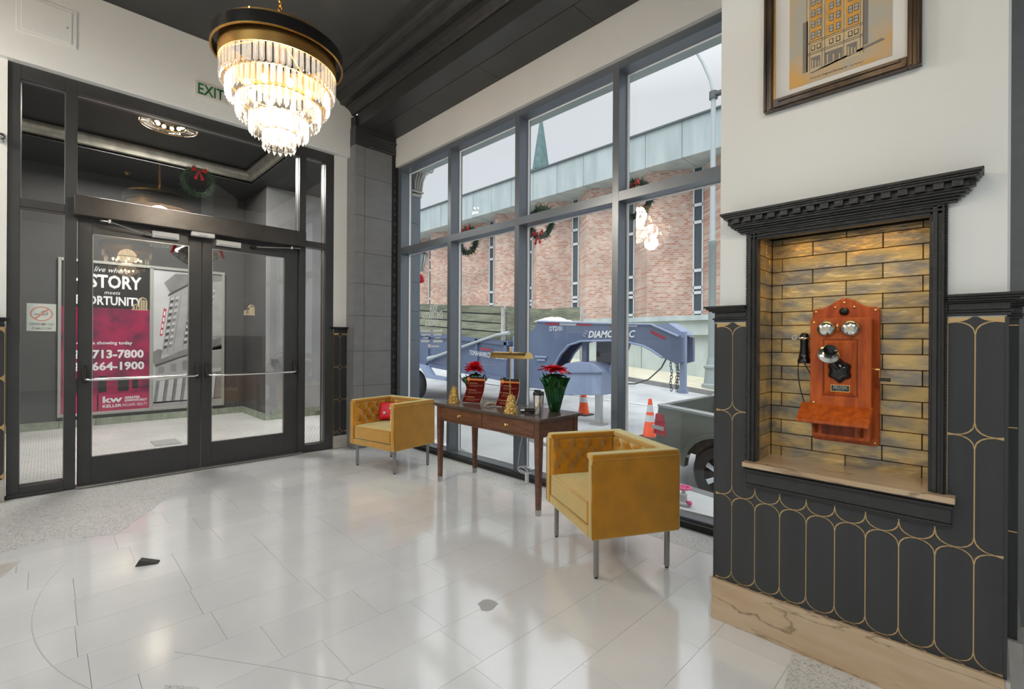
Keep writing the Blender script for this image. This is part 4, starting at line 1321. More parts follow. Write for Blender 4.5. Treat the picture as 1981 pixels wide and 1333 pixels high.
M().tube([(2.3436, 0.405 - 0.0045 * k, 2.494 + 0.003 * math.sin(k * 2.1)) for k in range(11)], 0.0006, 4).build('signature', 'art_ink', art)

# =================================================================== WALL TELEPHONE
tp = thing('wall_telephone', (2.55, 0.45, 0.91), 'antique oak wall telephone with twin nickel bells hanging in the tiled niche', 'telephone')
pts = [(0.327, 0.922), (0.337, 0.912), (0.563, 0.912), (0.575, 0.922), (0.575, 1.500), (0.566, 1.512), (0.535, 1.514), (0.510, 1.526), (0.485, 1.545), (0.460, 1.555), (0.441, 1.555),
       (0.416, 1.545), (0.391, 1.526), (0.366, 1.514), (0.336, 1.512), (0.327, 1.500)]
board = M().prism(pts, 'x', 2.532, 2.562).build('back_board', 'phone_oak', tp, bev=0.005)
box = M().box(2.448, 2.532, 0.345, 0.557, 0.94, 1.458).build('cabinet_box', 'phone_oak', tp, bev=0.004)
door = M().box(2.436, 2.448, 0.340, 0.562, 1.072, 1.464).build('cabinet_door', 'phone_oak', tp, bev=0.004)
m = M()
y0, y1, z0, z1 = 0.392, 0.508, 1.132, 1.368
m.add([(2.436, y0, z0), (2.436, y1, z0), (2.436, y1, z1), (2.436, y0, z1), (2.4285, y0 + .014, z0 + .014), (2.4285, y1 - .014, z0 + .014), (2.4285, y1 - .014, z1 - .014), (2.4285, y0 + .014, z1 - .014),
       (2.430, y0 + .017, z0 + .017), (2.430, y1 - .017, z0 + .017), (2.430, y1 - .017, z1 - .017), (2.430, y0 + .017, z1 - .017)],
      [(0, 1, 5, 4), (1, 2, 6, 5), (2, 3, 7, 6), (3, 0, 4, 7), (4, 5, 9, 8), (5, 6, 10, 9), (6, 7, 11, 10), (7, 4, 8, 11), (8, 9, 10, 11)])
m.build('raised_panel', 'phone_oak', door)
m = M()
for (a, b, c, d_) in ((y0 - .006, y0, z0 - .006, z1 + .006), (y1, y1 + .006, z0 - .006, z1 + .006), (y0, y1, z0 - .006, z0), (y0, y1, z1, z1 + .006)):
    m.box(2.4352, 2.4368, a, b, c, d_)
m.build('panel_groove', 'phone_oak_dark', door)
# sloping writing shelf
m = M()
m.prism([(2.352, 1.010), (2.352, 1.024), (2.445, 1.092), (2.449, 1.080), (2.449, 1.066), (2.366, 1.010)], 'y', 0.335, 0.596)
m.build('writing_shelf', 'phone_oak', tp, bev=0.004)
for yy in (0.375, 0.540):
    M().prism([(2.448, 0.955), (2.448, 1.062), (2.385, 1.018), (2.400, 0.992), (2.432, 0.972)], 'y', yy - 0.006, yy + 0.006).build('shelf_bracket', 'phone_oak_dark', tp, bev=0.002)
M().box(2.4475, 2.449, 0.40, 0.52, 0.955, 1.03).build('recess_panel', 'phone_oak_dark', tp)
# twin bells
for yy in (0.500, 0.412):
    bm_ = M().lathe([(0.036, 0.0), (0.0365, 0.004), (0.034, 0.013), (0.026, 0.022), (0.014, 0.027), (0.004, 0.0285)], (0, 0, 0), 24)
    bm_.xf(Matrix.Translation((2.434, yy, 1.418)) @ Matrix.Rotation(-PI / 2, 4, 'Y'))
    b_ = bm_.build('bell', 'nickel', tp, smooth=True)
    M().cyl((2.408, yy, 1.418), (2.402, yy, 1.418), 0.005, n=10).build('bell_screw', 'brass', b_, smooth=True)
M().tube([(2.434, 0.456, 1.405), (2.420, 0.456, 1.412), (2.414, 0.456, 1.430), (2.424, 0.456, 1.438)], 0.003, 8).sphere((2.414, 0.456, 1.430), 0.006).build('bell_clapper', 'brass', tp, smooth=True)
# transmitter on its cast arm
def lobes(a, t): return 0.10 * math.cos(6 * a)
m = M().lathe([(0.042, 0.0), (0.041, 0.008), (0.034, 0.020), (0.020, 0.028), (0.004, 0.032)], (0, 0, 0), 36, wave=lobes)
m.xf(Matrix.Translation((2.430, 0.450, 1.236)) @ Matrix.Rotation(-PI / 2, 4, 'Y') @ Matrix.Diagonal((1.15, 1, 1, 1)))
m.build('arm_mount', 'bakelite', tp, smooth=True)
M().tube([(2.41, 0.452, 1.245), (2.392, 0.462, 1.262), (2.380, 0.476, 1.285), (2.376, 0.484, 1.298)], 0.012, 10).build('transmitter_arm', 'bakelite', tp, smooth=True)
tdir = Vector((-0.80, -0.30, 0.42)).normalized()
mtx = Matrix.Translation((2.385, 0.482, 1.305)) @ tdir.to_track_quat('Z', 'Y').to_matrix().to_4x4()
m = M().lathe([(0.012, -0.012), (0.036, -0.008), (0.041, 0.0), (0.041, 0.006), (0.030, 0.013), (0.018, 0.016)], n=28).xf(mtx)
tr_ = m.build('transmitter', 'nickel', tp, smooth=True)
m = M().lathe([(0.012, 0.014), (0.014, 0.022), (0.024, 0.040), (0.026, 0.046), (0.023, 0.044), (0.012, 0.026), (0.003, 0.022)], n=24, cap=False).xf(mtx)
m.build('mouthpiece', 'bakelite', tr_, smooth=True)
# name plate
pl = M().box(2.4265, 2.4285, 0.412, 0.482, 1.146, 1.176).build('name_plate', 'brass', tp, bev=0.001)
flat('plate_field', 'bakelite', pl, rect(0.415, 0.479, 1.149, 1.173), '-X', 2.4265, 0.0005)
text('KELLOGG', 'nickel', pl, (2.4257, 0.447, 1.162), '-X', w=0.048, h=0.0085, align='CENTER', weight=0.01, thick=0)
text('SWITCHBOARD & SUPPLY CO', 'nickel', pl, (2.4257, 0.447, 1.1565), '-X', w=0.058, h=0.0035, align='CENTER', thick=0)
text('CHICAGO U.S.A.', 'nickel', pl, (2.4257, 0.447, 1.1510), '-X', w=0.034, h=0.003, align='CENTER', thick=0)
for (yy, zz, x_) in ((0.561, 1.498, 2.530), (0.341, 1.498, 2.530), (0.561, 0.93, 2.530), (0.341, 0.928, 2.530), (0.547, 1.447, 2.434), (0.547, 1.092, 2.434), (0.486, 1.516, 2.530), (0.452, 1.536, 2.530), (0.416, 1.515, 2.530)):
    M().sphere((x_, yy, zz), 0.0062, 10, 6, (.6, 1, 1)).build('screw', 'brass', tp, smooth=True)
M().lathe([(0.017, 0), (0.018, 0.006), (0.012, 0.012), (0.004, 0.014)], n=20).xf(Matrix.Translation((2.530, 0.452, 1.497)) @ Matrix.Rotation(-PI / 2, 4, 'Y')).build('knob', 'bakelite', tp, smooth=True)
# receiver on its hook at the left side
m = M().lathe([(0.0245, 0.0), (0.027, 0.004), (0.027, 0.016), (0.020, 0.024), (0.0175, 0.05), (0.0165, 0.09), (0.0175, 0.112), (0.020, 0.116), (0.019, 0.128), (0.012, 0.138), (0.004, 0.141)], (2.492, 0.598, 1.262), 20)
rc = m.build('receiver', 'bakelite', tp, smooth=True)
M().torus((2.492, 0.598, 1.374), 0.021, 0.0028, 'z', 20, 6).build('receiver_band', 'brass', rc, smooth=True)
m = M().tube([(2.492, 0.557, 1.376), (2.475, 0.575, 1.378), (2.462, 0.600, 1.379), (2.466, 0.622, 1.380)], 0.0035, 8).torus((2.466, 0.632, 1.380), 0.009, 0.003, 'x', 14, 6)
m.build('switch_hook', 'nickel', tp, smooth=True)
for k in (0, 1):
    pts = []
    for i in range(15):
        t = i / 14
        pts.append((2.50 - 0.02 * k, 0.606 - 0.012 * k - 0.028 * math.sin(t * PI * (1 + k * .1)) * (-1 if k == 0 else 1) - 0.02 * t, 1.262 + (0.11 if k == 0 else 0) - (0.22 if k else 0.33) * t))
    M().tube(pts, 0.0026, 6).build('receiver_cord', 'cord_brown', tp, smooth=True)
# crank
m = M().cyl((2.49, 0.345, 1.245), (2.49, 0.320, 1.245), 0.006, n=10).cyl((2.49, 0.322, 1.247), (2.49, 0.322, 1.200), 0.0035, n=8)
cr_ = m.build('crank', 'brass', tp, smooth=True)
M().cyl((2.49, 0.322, 1.204), (2.49, 0.284, 1.204), 0.006, 0.0075, n=12).build('crank_handle', 'bakelite', cr_, smooth=True)

# =================================================================== CHANDELIERS
def chandelier(name, c, label, full=True, s=1.0, group=None, lc=(1.0, 0.93, 0.82)):
    cx_, cy_, zb = c
    t = thing(name, (cx_, cy_, zb), label, 'chandelier', group)
    def ring(r, z0, z1, th, mt, nm):
        m = M(); n = 64
        m.lathe([(r, z0), (r, z1), (r - th, z1), (r - th, z0), (r, z0)], (cx_, cy_, zb), n, cap=False)
        return m.build(nm, mt, t, smooth=True)
    ring(0.412, 0.625, 0.705, 0.006, 'black_metal', 'outer_band')
    ring(0.414, 0.621, 0.628, 0.012, 'brass_satin', 'band_edge')
    ring(0.368, 0.545, 0.745, 0.005, 'brass_satin', 'inner_drum')
    for k in range(4):
        a = PI / 4 + k * PI / 2
        M().cyl((cx_ + .38 * math.cos(a), cy_ + .38 * math.sin(a), zb + .665), (cx_ + .408 * math.cos(a), cy_ + .408 * math.sin(a), zb + .665), 0.006, n=8).build('spacer', 'brass', t)
        M().tube([(cx_ + .38 * math.cos(a), cy_ + .38 * math.sin(a), zb + .735), (cx_, cy_, zb + .80)], 0.006, 8).build('support_rod', 'brass', t)
    M().cyl((cx_, cy_, zb + .60), (cx_, cy_, zb + .83), 0.018, n=12).build('stem', 'brass', t, smooth=True)
    m = M()
    z_ = zb + 0.84
    k = 0
    while z_ < CEIL - 0.08:
        q = Matrix.Rotation(PI / 2 * (k % 2), 3, 'Z').to_quaternion()
        mm = M().torus((0, 0, 0), 0.013, 0.0042, 'y', 12, 6)
        mm.v = [(v[0], v[1], v[2] * 1.75) for v in mm.v]
        m.add([q @ Vector(v) + Vector((cx_, cy_, z_ + 0.02)) for v in mm.v], mm.f)
        z_ += 0.034; k += 1
    m.build('chain', 'brass', t, smooth=True, kind='stuff')
    M().lathe([(0.06, 0), (0.06, 0.01), (0.02, 0.05), (0.0, 0.05)][::-1], (cx_, cy_, CEIL - 0.05), 20).build('ceiling_canopy', 'brass', t, smooth=True) if False else \
        M().lathe([(0.012, 0), (0.05, 0.03), (0.062, 0.05)], (cx_, cy_, CEIL - 0.05), 20).build('ceiling_canopy', 'brass', t, smooth=True)
    tiers = [(0.356, 0.555, 0.150, 58), (0.318, 0.435, 0.135, 50), (0.258, 0.328, 0.130, 40), (0.180, 0.222, 0.125, 28), (0.098, 0.130, 0.130, 16)]
    # one crystal, shared by all: a bevelled rod with a pointed foot
    w_, d_ = 0.0165, 0.010
    shared = {}
    for (r, zt, L, n) in tiers:
        M().torus((cx_, cy_, zb + zt), r, 0.004, 'z', 48, 6).build('tier_ring', 'brass', t, smooth=True)
        key = round(L, 3)
        cm = M()
        hexs = [(-w_, 0), (-w_ * .45, -d_), (w_ * .45, -d_), (w_, 0), (w_ * .45, d_), (-w_ * .45, d_)]
        cm.add([(p[0], p[1], 0) for p in hexs] + [(p[0], p[1], -L + 0.028) for p in hexs] + [(0, 0, -L), (0, 0, 0.006)],
               [(i, (i + 1) % 6, 6 + (i + 1) % 6, 6 + i) for i in range(6)] + [(6 + i, 6 + (i + 1) % 6, 12) for i in range(6)] + [((i + 1) % 6, i, 13) for i in range(6)])
        if full:
            me = None
            for k in range(n):
                a = 2 * PI * k / n + rnd.uniform(-.01, .01)
                if me is None:
                    o = cm.build('crystal', 'crystal', t, world=False)
                    me = o.data
                else:
                    o = bpy.data.objects.new('crystal', me); COL.objects.link(o); o.parent = t; o['wl'] = (0, 0, 0)
                o.location = (r * math.cos(a), r * math.sin(a), zt)
                o.rotation_euler = (0, 0, a + PI / 2 + rnd.uniform(-.12, .12))
        else:
            m = M()
            for k in range(n):
                a = 2 * PI * k / n
                mt_ = Matrix.Translation((cx_ + r * math.cos(a), cy_ + r * math.sin(a), zb + zt)) @ Matrix.Rotation(a + PI / 2, 4, 'Z')
                m.add([mt_ @ Vector(v) for v in cm.v], cm.f)
            m.build('crystal_tier', 'crystal', t, kind='stuff')
    for k in range(8):
        a = 2 * PI * k / 8
        M().sphere((cx_ + 0.20 * math.cos(a), cy_ + 0.20 * math.sin(a), zb + 0.40), 0.020, 10, 8, (1, 1, 1.5)).build('bulb', 'bulb', t, smooth=True)
    for k in range(4):
        a = 2 * PI * k / 4 + .4
        M().sphere((cx_ + 0.09 * math.cos(a), cy_ + 0.09 * math.sin(a), zb + 0.20), 0.017, 10, 8, (1, 1, 1.5)).build('bulb', 'bulb', t, smooth=True)
    for (dz, e_) in ((0.46, 26), (0.22, 7)):
        ld = bpy.data.lights.new('chandelier_lamp', 'POINT')
        ld.energy = e_ * s; ld.color = lc; ld.shadow_soft_size = 0.14
        lo = bpy.data.objects.new('chandelier_lamp', ld); COL.objects.link(lo)
        lo.parent = t; lo.location = (0, 0, dz)
    return t
chandelier('chandelier', (1.15, 3.47, 2.665), 'tiered crystal chandelier with a black and gold ring hanging before the glass doors', s=2.4)
chandelier('chandelier', (1.08, 0.47, 2.44), 'second crystal chandelier nearest the antique telephone, seen mirrored in the door glass', full=False, s=0.20, lc=(1.0, 0.76, 0.46))
chandelier('chandelier', (-1.67, 4.8, 3.15), 'third crystal chandelier deeper in the lobby, seen mirrored in the window', full=False, s=4.2, lc=(1.0, 0.94, 0.85))

# =================================================================== TABLE
TX0, TX1, TY0, TY1, TZ = 2.685, 3.225, 2.405, 3.80, 0.762
tb = thing('console_table', ((TX0 + TX1) / 2, (TY0 + TY1) / 2, 0), 'dark walnut console table with two drawers by the storefront window', 'table')
tt = B('table_top', 'table_top', tb, TX0, TX1, TY0, TY1, TZ - 0.020, TZ, bev=0.005)
B('top_moulding', 'table_wood', tt, TX0 + 0.012, TX1 - 0.012, TY0 + 0.012, TY1 - 0.012, TZ - 0.030, TZ - 0.020, bev=0.003)
ax0, ax1, ay0, ay1 = TX0 + 0.025, TX1 - 0.025, TY0 + 0.03, TY1 - 0.03
az0, az1 = TZ - 0.165, TZ - 0.030
lw_ = 0.052
for (lx, ly) in ((ax0, ay0), (ax0, ay1 - lw_), (ax1 - lw_, ay0), (ax1 - lw_, ay1 - lw_)):
    m = M()
    q0 = 0.034; c0 = (lx + lw_ / 2, ly + lw_ / 2)
    ring = [(-1, -1), (1, -1), (1, 1), (-1, 1)]
    vs = []
    for z_, w2 in ((0.045, q0 / 2), (az0 - 0.02, lw_ / 2), (az1, lw_ / 2)):
        vs += [(c0[0] + a * w2, c0[1] + b * w2, z_) for a, b in ring]
    fs = [(0, 3, 2, 1), (8, 9, 10, 11)] + [(j * 4 + i, j * 4 + (i + 1) % 4, (j + 1) * 4 + (i + 1) % 4, (j + 1) * 4 + i) for j in range(2) for i in range(4)]
    m.add(vs, fs)
    lg = m.build('leg', 'table_wood', tb, bev=0.002, seg=1)
    m = M()
    vs = [(c0[0] + a * w2, c0[1] + b * w2, z_) for z_, w2 in ((0, 0.0155), (0.048, 0.0185)) for a, b in ring]
    m.add(vs, [(0, 3, 2, 1), (4, 5, 6, 7)] + [(i, (i + 1) % 4, 4 + (i + 1) % 4, 4 + i) for i in range(4)])
    m.build('metal_foot', 'steel', lg)
# aprons, drawer fronts (front faces the room, -X)
B('side_apron', 'table_wood', tb, ax0 + lw_, ax1 - lw_, ay0 + 0.006, ay0 + 0.026, az0 + 0.01, az1)
B('side_apron', 'table_wood', tb, ax0 + lw_, ax1 - lw_, ay1 - 0.026, ay1 - 0.006, az0 + 0.01, az1)
B('back_apron', 'table_wood', tb, ax1 - 0.026, ax1 - 0.006, ay0 + lw_, ay1 - lw_, az0 + 0.01, az1)
B('lower_rail', 'table_wood', tb, ax0 + 0.004, ax0 + 0.03, ay0 + lw_, ay1 - lw_, az0 - 0.002, az0 + 0.016, bev=0.003)
B('front_rail', 'gasket', tb, ax0 + 0.016, ax0 + 0.03, ay0 + lw_, ay1 - lw_, az0 + 0.01, az1)
ymid = (ay0 + ay1) / 2
B('drawer_divider', 'table_wood', tb, ax0 + 0.006, ax0 + 0.02, ymid - 0.010, ymid + 0.010, az0 + 0.016, az1)
for (ya, yb) in ((ay0 + lw_ + 0.004, ymid - 0.013), (ymid + 0.013, ay1 - lw_ - 0.004)):
    dr = B('drawer', 'drawer_wood', tb, ax0 + 0.002, ax0 + 0.016, ya, yb, az0 + 0.019, az1 - 0.003, bev=0.003)
    yc, zc = (ya + yb) / 2, (az0 + az1) / 2 + 0.008
    m = M().lathe([(0.012, 0), (0.010, 0.003), (0.005, 0.010), (0.011, 0.018), (0.012, 0.023), (0.006, 0.028), (0.001, 0.029)], n=16).xf(Matrix.Translation((ax0 + 0.002, yc, zc)) @ Matrix.Rotation(-PI / 2, 4, 'Y'))
    m.build('knob', 'brass', dr, smooth=True)

# =================================================================== ARMCHAIRS
def tufted(name, mtx, W_, H_, parent, btn_rows, mirror=False):
    """quilted panel in its own u (0..W) v (0..H) plane, bulging along +w; mtx places it"""
    rows = 3
    btns = []
    for r_ in range(rows):
        n = 4 if r_ % 2 == 0 else 3
        vv = H_ * (0.80 - 0.29 * r_)
        for k in range(n):
            uu = W_ * ((k + (0.5 if r_ % 2 == 0 else 1.0)) / 4.0)
            btns.append((uu, vv))
    def hgt(u, v):
        d = min(math.hypot(u - a, v - b) for a, b in btns)
        h = 0.038 * (1 - math.exp(-(d / 0.040) ** 1.6))
        # diagonal creases between neighbouring buttons
        cr = 1.0
        for i in range(len(btns)):
            for j in range(i + 1, len(btns)):
                (a, b), (c, d2) = btns[i], btns[j]
                L = math.hypot(a - c, b - d2)
                if L > W_ * 0.22 or abs(b - d2) < 0.01: continue
                t = ((u - a) * (c - a) + (v - b) * (d2 - b)) / (L * L)
                if 0 <= t <= 1:
                    dd = abs((u - a) * (d2 - b) - (v - b) * (c - a)) / L
                    cr = min(cr, 0.45 + 0.55 * min(1, dd / 0.018))
        if v > btns[0][1]:
            for (a, b) in btns[:4]:
                cr = min(cr, 0.55 + 0.45 * min(1, abs(u - a) / 0.014))
        e_ = min(1, u / 0.02, (W_ - u) / 0.02, (H_ - v) / 0.02 + 0.2, v / 0.01 + 0.5)
        return h * cr * max(0, e_) ** 0.5
    nu, nv = 44, 26
    m = M().grid(lambda a, b: (a * W_, b * H_, hgt(a * W_, b * H_)), nu, nv)
    # close the back
    n0 = len(m.v)
    m.add([(0, 0, -0.004), (W_, 0, -0.004), (W_, H_, -0.004), (0, H_, -0.004)], [(3, 2, 1, 0)])
    m.xf(mtx)
    o = m.build(name, 'velvet', parent, world=False, smooth=True, fix=False)
    bme = None
    for (a, b) in btns:
        p = mtx @ Vector((a, b, hgt(a, b) + 0.004))
        if bme is None:
            bo = M().sphere((0, 0, 0), 0.0085, 8, 6).build('button', 'velvet_button', o, world=False, smooth=True)
            bme = bo.data
        else:
            bo = bpy.data.objects.new('button', bme); COL.objects.link(bo); bo.parent = o; bo['wl'] = (0, 0, 0)
        bo.location = p
    return o

def armchair(loc, ang, label):
    t = thing('armchair', loc, label, 'armchair', None, rz=ang)
    hw, hd_, zb_, zt_ = 0.355, 0.29, 0.238, 0.715
    at, bt = 0.055, 0.075
    for sgn in (1, -1):
        m = M().box(-hd_, hd_, min(sgn * hw, sgn * (hw - at)), max(sgn * hw, sgn * (hw - at)), zb_, zt_ - 0.012)
        a = m.build('arm', 'velvet', t, world=False, bev=0.012, seg=3)
        # padded top with welt
        M().box(-hd_ + 0.003, hd_ - 0.002, min(sgn * (hw - 0.002), sgn * (hw - at - 0.026)), max(sgn * (hw - 0.002), sgn * (hw - at - 0.026)), zt_ - 0.030, zt_ + 0.006).build('arm_pad', 'velvet', a, world=False, bev=0.013, seg=3)
        M().tube([(-hd_, sgn * (hw + 0.001), zt_ - 0.026), (hd_, sgn * (hw + 0.001), zt_ - 0.026), (hd_ + 0.001, sgn * (hw - 0.002), zt_ - 0.05), (hd_ + 0.001, sgn * (hw - 0.002), zb_ + 0.01)], 0.0035, 6).build('welt', 'velvet', a, world=False, smooth=True)
    m = M().box(-hd_, -hd_ + bt, -hw + 0.004, hw - 0.004, zb_, zt_ - 0.004)
    bk = m.build('backrest', 'velvet', t, world=False, bev=0.014, seg=3)
    M().box(-hd_ + 0.002, -hd_ + bt + 0.024, -hw + 0.003, hw - 0.003, zt_ - 0.030, zt_ + 0.004).build('back_pad', 'velvet', bk, world=False, bev=0.013, seg=3)
    m = M().box(-hd_ + 0.01, hd_ - 0.002, -hw + at - 0.004, hw - at + 0.004, zb_, zb_ + 0.062)
    m.build('seat_rail', 'velvet', t, world=False, bev=0.010, seg=2)
    # cushion with crowned top
    cw, cz0, cz1 = hw - at - 0.006, zb_ + 0.066, zb_ + 0.205
    x0, x1 = -hd_ + bt + 0.02, hd_ - 0.004
    m = M()
    m.box(x0, x1, -cw, cw, cz0, cz1)
    cu = m.build('seat_cushion', 'velvet', t, world=False, bev=0.022, seg=4)
    def top(a, b):
        x_ = x0 + 0.012 + (x1 - x0 - 0.024) * a; y_ = -cw + 0.012 + (2 * cw - 0.024) * b
        return (x_, y_, cz1 - 0.004 + 0.026 * (math.sin(PI * a) * math.sin(PI * b)) ** 0.5 + 0.002 * math.sin(9 * a + 5 * b))
    M().grid(top, 16, 16).build('cushion_crown', 'velvet', cu, world=False, smooth=True, fix=False)
    m = M()
    for z_ in (cz0 + 0.01, cz1 - 0.006):
        m.tube([(x0, -cw + .004, z_), (x1 - .012, -cw + .004, z_), (x1 - 0.002, -cw + .016, z_), (x1 - 0.002, cw - .016, z_), (x1 - .012, cw - .004, z_), (x0, cw - .004, z_)], 0.0035, 6)
    m.build('welt', 'velvet', cu, world=False, smooth=True)
    # quilted inside panels: back, then both arms
    ph_ = zt_ - 0.02 - cz1 + 0.0
    zq = cz1 - 0.01
    W1 = 2 * (hw - at) - 0.02
    mb_ = Matrix(((0, 0, 1, -hd_ + bt), (1, 0, 0, -W1 / 2), (0, 1, 0, zq), (0, 0, 0, 1)))
    tufted('back_quilting', mb_, W1, ph_, bk, 3)
    W2 = 2 * hd_ - bt - 0.03
    ma_ = Matrix(((1, 0, 0, -hd_ + bt + 0.02), (0, 0, 1, -hw + at), (0, 1, 0, zq), (0, 0, 0, 1)))
    tufted('arm_quilting', ma_, W2, ph_, t, 3)
    mc_ = Matrix(((1, 0, 0, -hd_ + bt + 0.02), (0, 0, -1, hw - at), (0, 1, 0, zq), (0, 0, 0, 1)))
    q = tufted('arm_quilting', mc_, W2, ph_, t, 3)
    for (lx, ly) in ((hd_ - 0.055, hw - 0.055), (hd_ - 0.055, -hw + 0.055), (-hd_ + 0.055, hw - 0.055), (-hd_ + 0.055, -hw + 0.055)):
        lg = M().box(lx - 0.0125, lx + 0.0125, ly - 0.0125, ly + 0.0125, 0.012, zb_ + 0.004).build('leg', 'leg_steel', t, world=False, bev=0.002, seg=1)
        M().cyl((lx, ly, 0), (lx, ly, 0.012), 0.011, n=10).build('glide', 'rubber', lg, world=False)
    return t
def place(fr_pt, ang, w=0.355 - 0.055, d=0.29 - 0.055):
    """centre of the chair from the floor point of its front right leg"""
    f = Vector((math.cos(ang), math.sin(ang))); r_ = Vector((math.sin(ang), -math.cos(ang)))
    return (fr_pt[0] - f.x * d - r_.x * -w * -1 if False else fr_pt[0] - f.x * d + (-r_.x) * -w * -1, fr_pt[1] - f.y * d + (-r_.y) * -w * -1, 0)
def place2(p, ang, side):
    f = Vector((math.cos(ang), math.sin(ang))); l = Vector((-math.sin(ang), math.cos(ang)))
    c = Vector(p) - f * 0.235 - l * (0.30 * side)
    return (c.x, c.y, 0)
# front right leg (as one sits: +1 is the chair's left hand) - the leg nearest the camera
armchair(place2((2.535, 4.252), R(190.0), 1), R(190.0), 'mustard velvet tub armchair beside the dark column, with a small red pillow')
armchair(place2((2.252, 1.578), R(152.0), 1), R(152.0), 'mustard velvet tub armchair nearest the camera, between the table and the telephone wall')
# pillow in the corner chair
pw = thing('throw_pillow', (2.80, 4.80, 0.45), 'small red and cream pillow in the corner of the armchair beside the column', 'pillow')
m = M()
def pil(a, b):
    u, v = (a - .5) * 2, (b - .5) * 2
    e_ = max(0.0, (1 - abs(u) ** 3) * (1 - abs(v) ** 3)) ** .5
    return (u, v, e_)
mt4 = Matrix.Translation((2.775, 4.785, 0.565)) @ Matrix.Rotation(R(-45), 4, 'Z') @ Matrix.Rotation(R(72), 4, 'X')
m.grid(lambda a, b: (0.105 * pil(a, b)[0], 0.095 * pil(a, b)[1], 0.035 * pil(a, b)[2]), 14, 14)
m.grid(lambda a, b: (0.105 * pil(a, b)[0], 0.095 * pil(a, b)[1], -0.035 * pil(a, b)[2]), 14, 14)
m.xf(mt4)
m.build('pillow_cover', 'petal_red', pw, smooth=True)
for (a, b) in ((0.03, 0.02), (-0.035, -0.03), (0.05, -0.05)):
    p_ = mt4 @ Vector((a, b, 0.036)); p2_ = mt4 @ Vector((a, b, -0.036))
    M().sphere(p_, 0.018, 10, 6, (1, 1, .9)).build('cream_blossom', 'paper', pw, smooth=True)
    M().sphere(p2_, 0.018, 10, 6, (1, 1, .9)).build('cream_blossom', 'paper', pw, smooth=True)

# =================================================================== THINGS ON THE TABLE
def poinsettia(loc, label, spray, hs, seed, ball=False, lean=0.0):
    rn = random.Random(seed)
    t = thing('potted_poinsettia', loc, label, 'flower')
    x, y, z = loc
    def wav(a, tt): return (0.02 + 0.10 * tt * tt) * math.cos(11 * a) + 0.16 * tt * tt * math.cos(3 * a + seed)
    Hh = hs
    m = M().lathe([(0.040, 0.0), (0.046, 0.005), (0.064, Hh * .3), (0.085, Hh * .6), (0.098, Hh * .82), (0.112, Hh)], (x, y, z), 44, cap=False, wave=wav)
    m.lathe([(0.108, Hh), (0.094, Hh * .82), (0.081, Hh * .6), (0.060, Hh * .3), (0.03, 0.01)], (x, y, z), 44, cap=False, wave=lambda a, tt: wav(a, 1 - tt))
    m.build('foil_wrap', 'foil_green', t, smooth=True)
    for k in range(7):
        a = rn.uniform(0, 2 * PI); r0 = 0.095
        tip = Vector((x + (r0 + .07) * math.cos(a), y + (r0 + .07) * math.sin(a), z + Hh + rn.uniform(-.01, .05)))
        b0 = Vector((x + r0 * math.cos(a - .35), y + r0 * math.sin(a - .35), z + Hh * .75)); b1 = Vector((x + r0 * math.cos(a + .35), y + r0 * math.sin(a + .35), z + Hh * .75))
        c0 = (b0 + b1) / 2 + Vector((math.cos(a), math.sin(a), 0)) * .02
        M().add([b0, c0, tip, b1], [(0, 1, 2), (1, 3, 2)]).build('foil_point', 'foil_green', t)
    M().cyl((x, y, z + 0.01), (x, y, z + Hh + .02), 0.008, 0.006, n=8).build('stem', 'leaf_green', t)
    M().sphere((x, y, z + Hh * .75), 0.065, 12, 8, (1, 1, .4)).build('soil', 'rubber', t, smooth=True)
    fz = z + Hh + 0.075
    def petal(c, a, el, L, w_, mt, nm):
        d_ = Vector((math.cos(a) * math.cos(el), math.sin(a) * math.cos(el), math.sin(el)))
        s_ = Vector((-math.sin(a), math.cos(a), 0)); u_ = d_.cross(s_)
        m = M()
        pr_ = [0.15, 0.75, 1.0, 0.8, 0.05]
        vs = []
        for i, wv in enumerate(pr_):
            tt_ = i / 4
            cc = Vector(c) + d_ * (L * tt_) - Vector((0, 0, 1)) * (0.25 * L * tt_ * tt_)
            vs += [cc - s_ * w_ * wv + Vector((0, 0, .006)), cc - Vector((0, 0, .004)), cc + s_ * w_ * wv + Vector((0, 0, .006))]
        fs = []
        for i in range(4):
            for j in range(2):
                fs.append((i * 3 + j, i * 3 + j + 1, i * 3 + 3 + j + 1, i * 3 + 3 + j))
        m.add(vs, fs)
        m.build(nm, mt, t, smooth=True, fix=False)
    if ball:
        for k in range(30):
            a = k * 2.399; el = math.asin(min(1, -0.35 + 1.3 * (k + .5) / 30))
            petal((x, y, fz + .02), a, el, 0.105 * rn.uniform(.85, 1.1), 0.036, 'petal_red', 'petal')
    else:
        for (n, el, L, w_) in ((10, 0.08, spray, 0.037), (9, 0.32, spray * .85, 0.034), (7, 0.7, spray * .6, 0.028)):
            for k in range(n):
                petal((x, y, fz), 2 * PI * k / n + rn.uniform(-.15, .15) + n, el + rn.uniform(-.12, .12), L * rn.uniform(.85, 1.1), w_, 'petal_red', 'petal')
        for k in range(5):
            M().sphere((x + rn.uniform(-.014, .014), y + rn.uniform(-.014, .014), fz + .03), 0.006, 8, 6).build('flower_bud', 'glitter_gold', t)
    for k in range(9):
        petal((x, y, fz - .045), 2 * PI * k / 9 + .2, -0.25 + rn.uniform(-.2, .35), spray * .72, 0.030, 'leaf_green', 'leaf')
    return t
poinsettia((3.125, 3.70, TZ), 'round red poinsettia in green foil behind the cards on the table', 0.10, 0.23, 3, ball=True)
poinsettia((3.115, 2.62, TZ), 'wide red poinsettia in a tall green foil wrap at the near end of the table', 0.150, 0.285, 8)

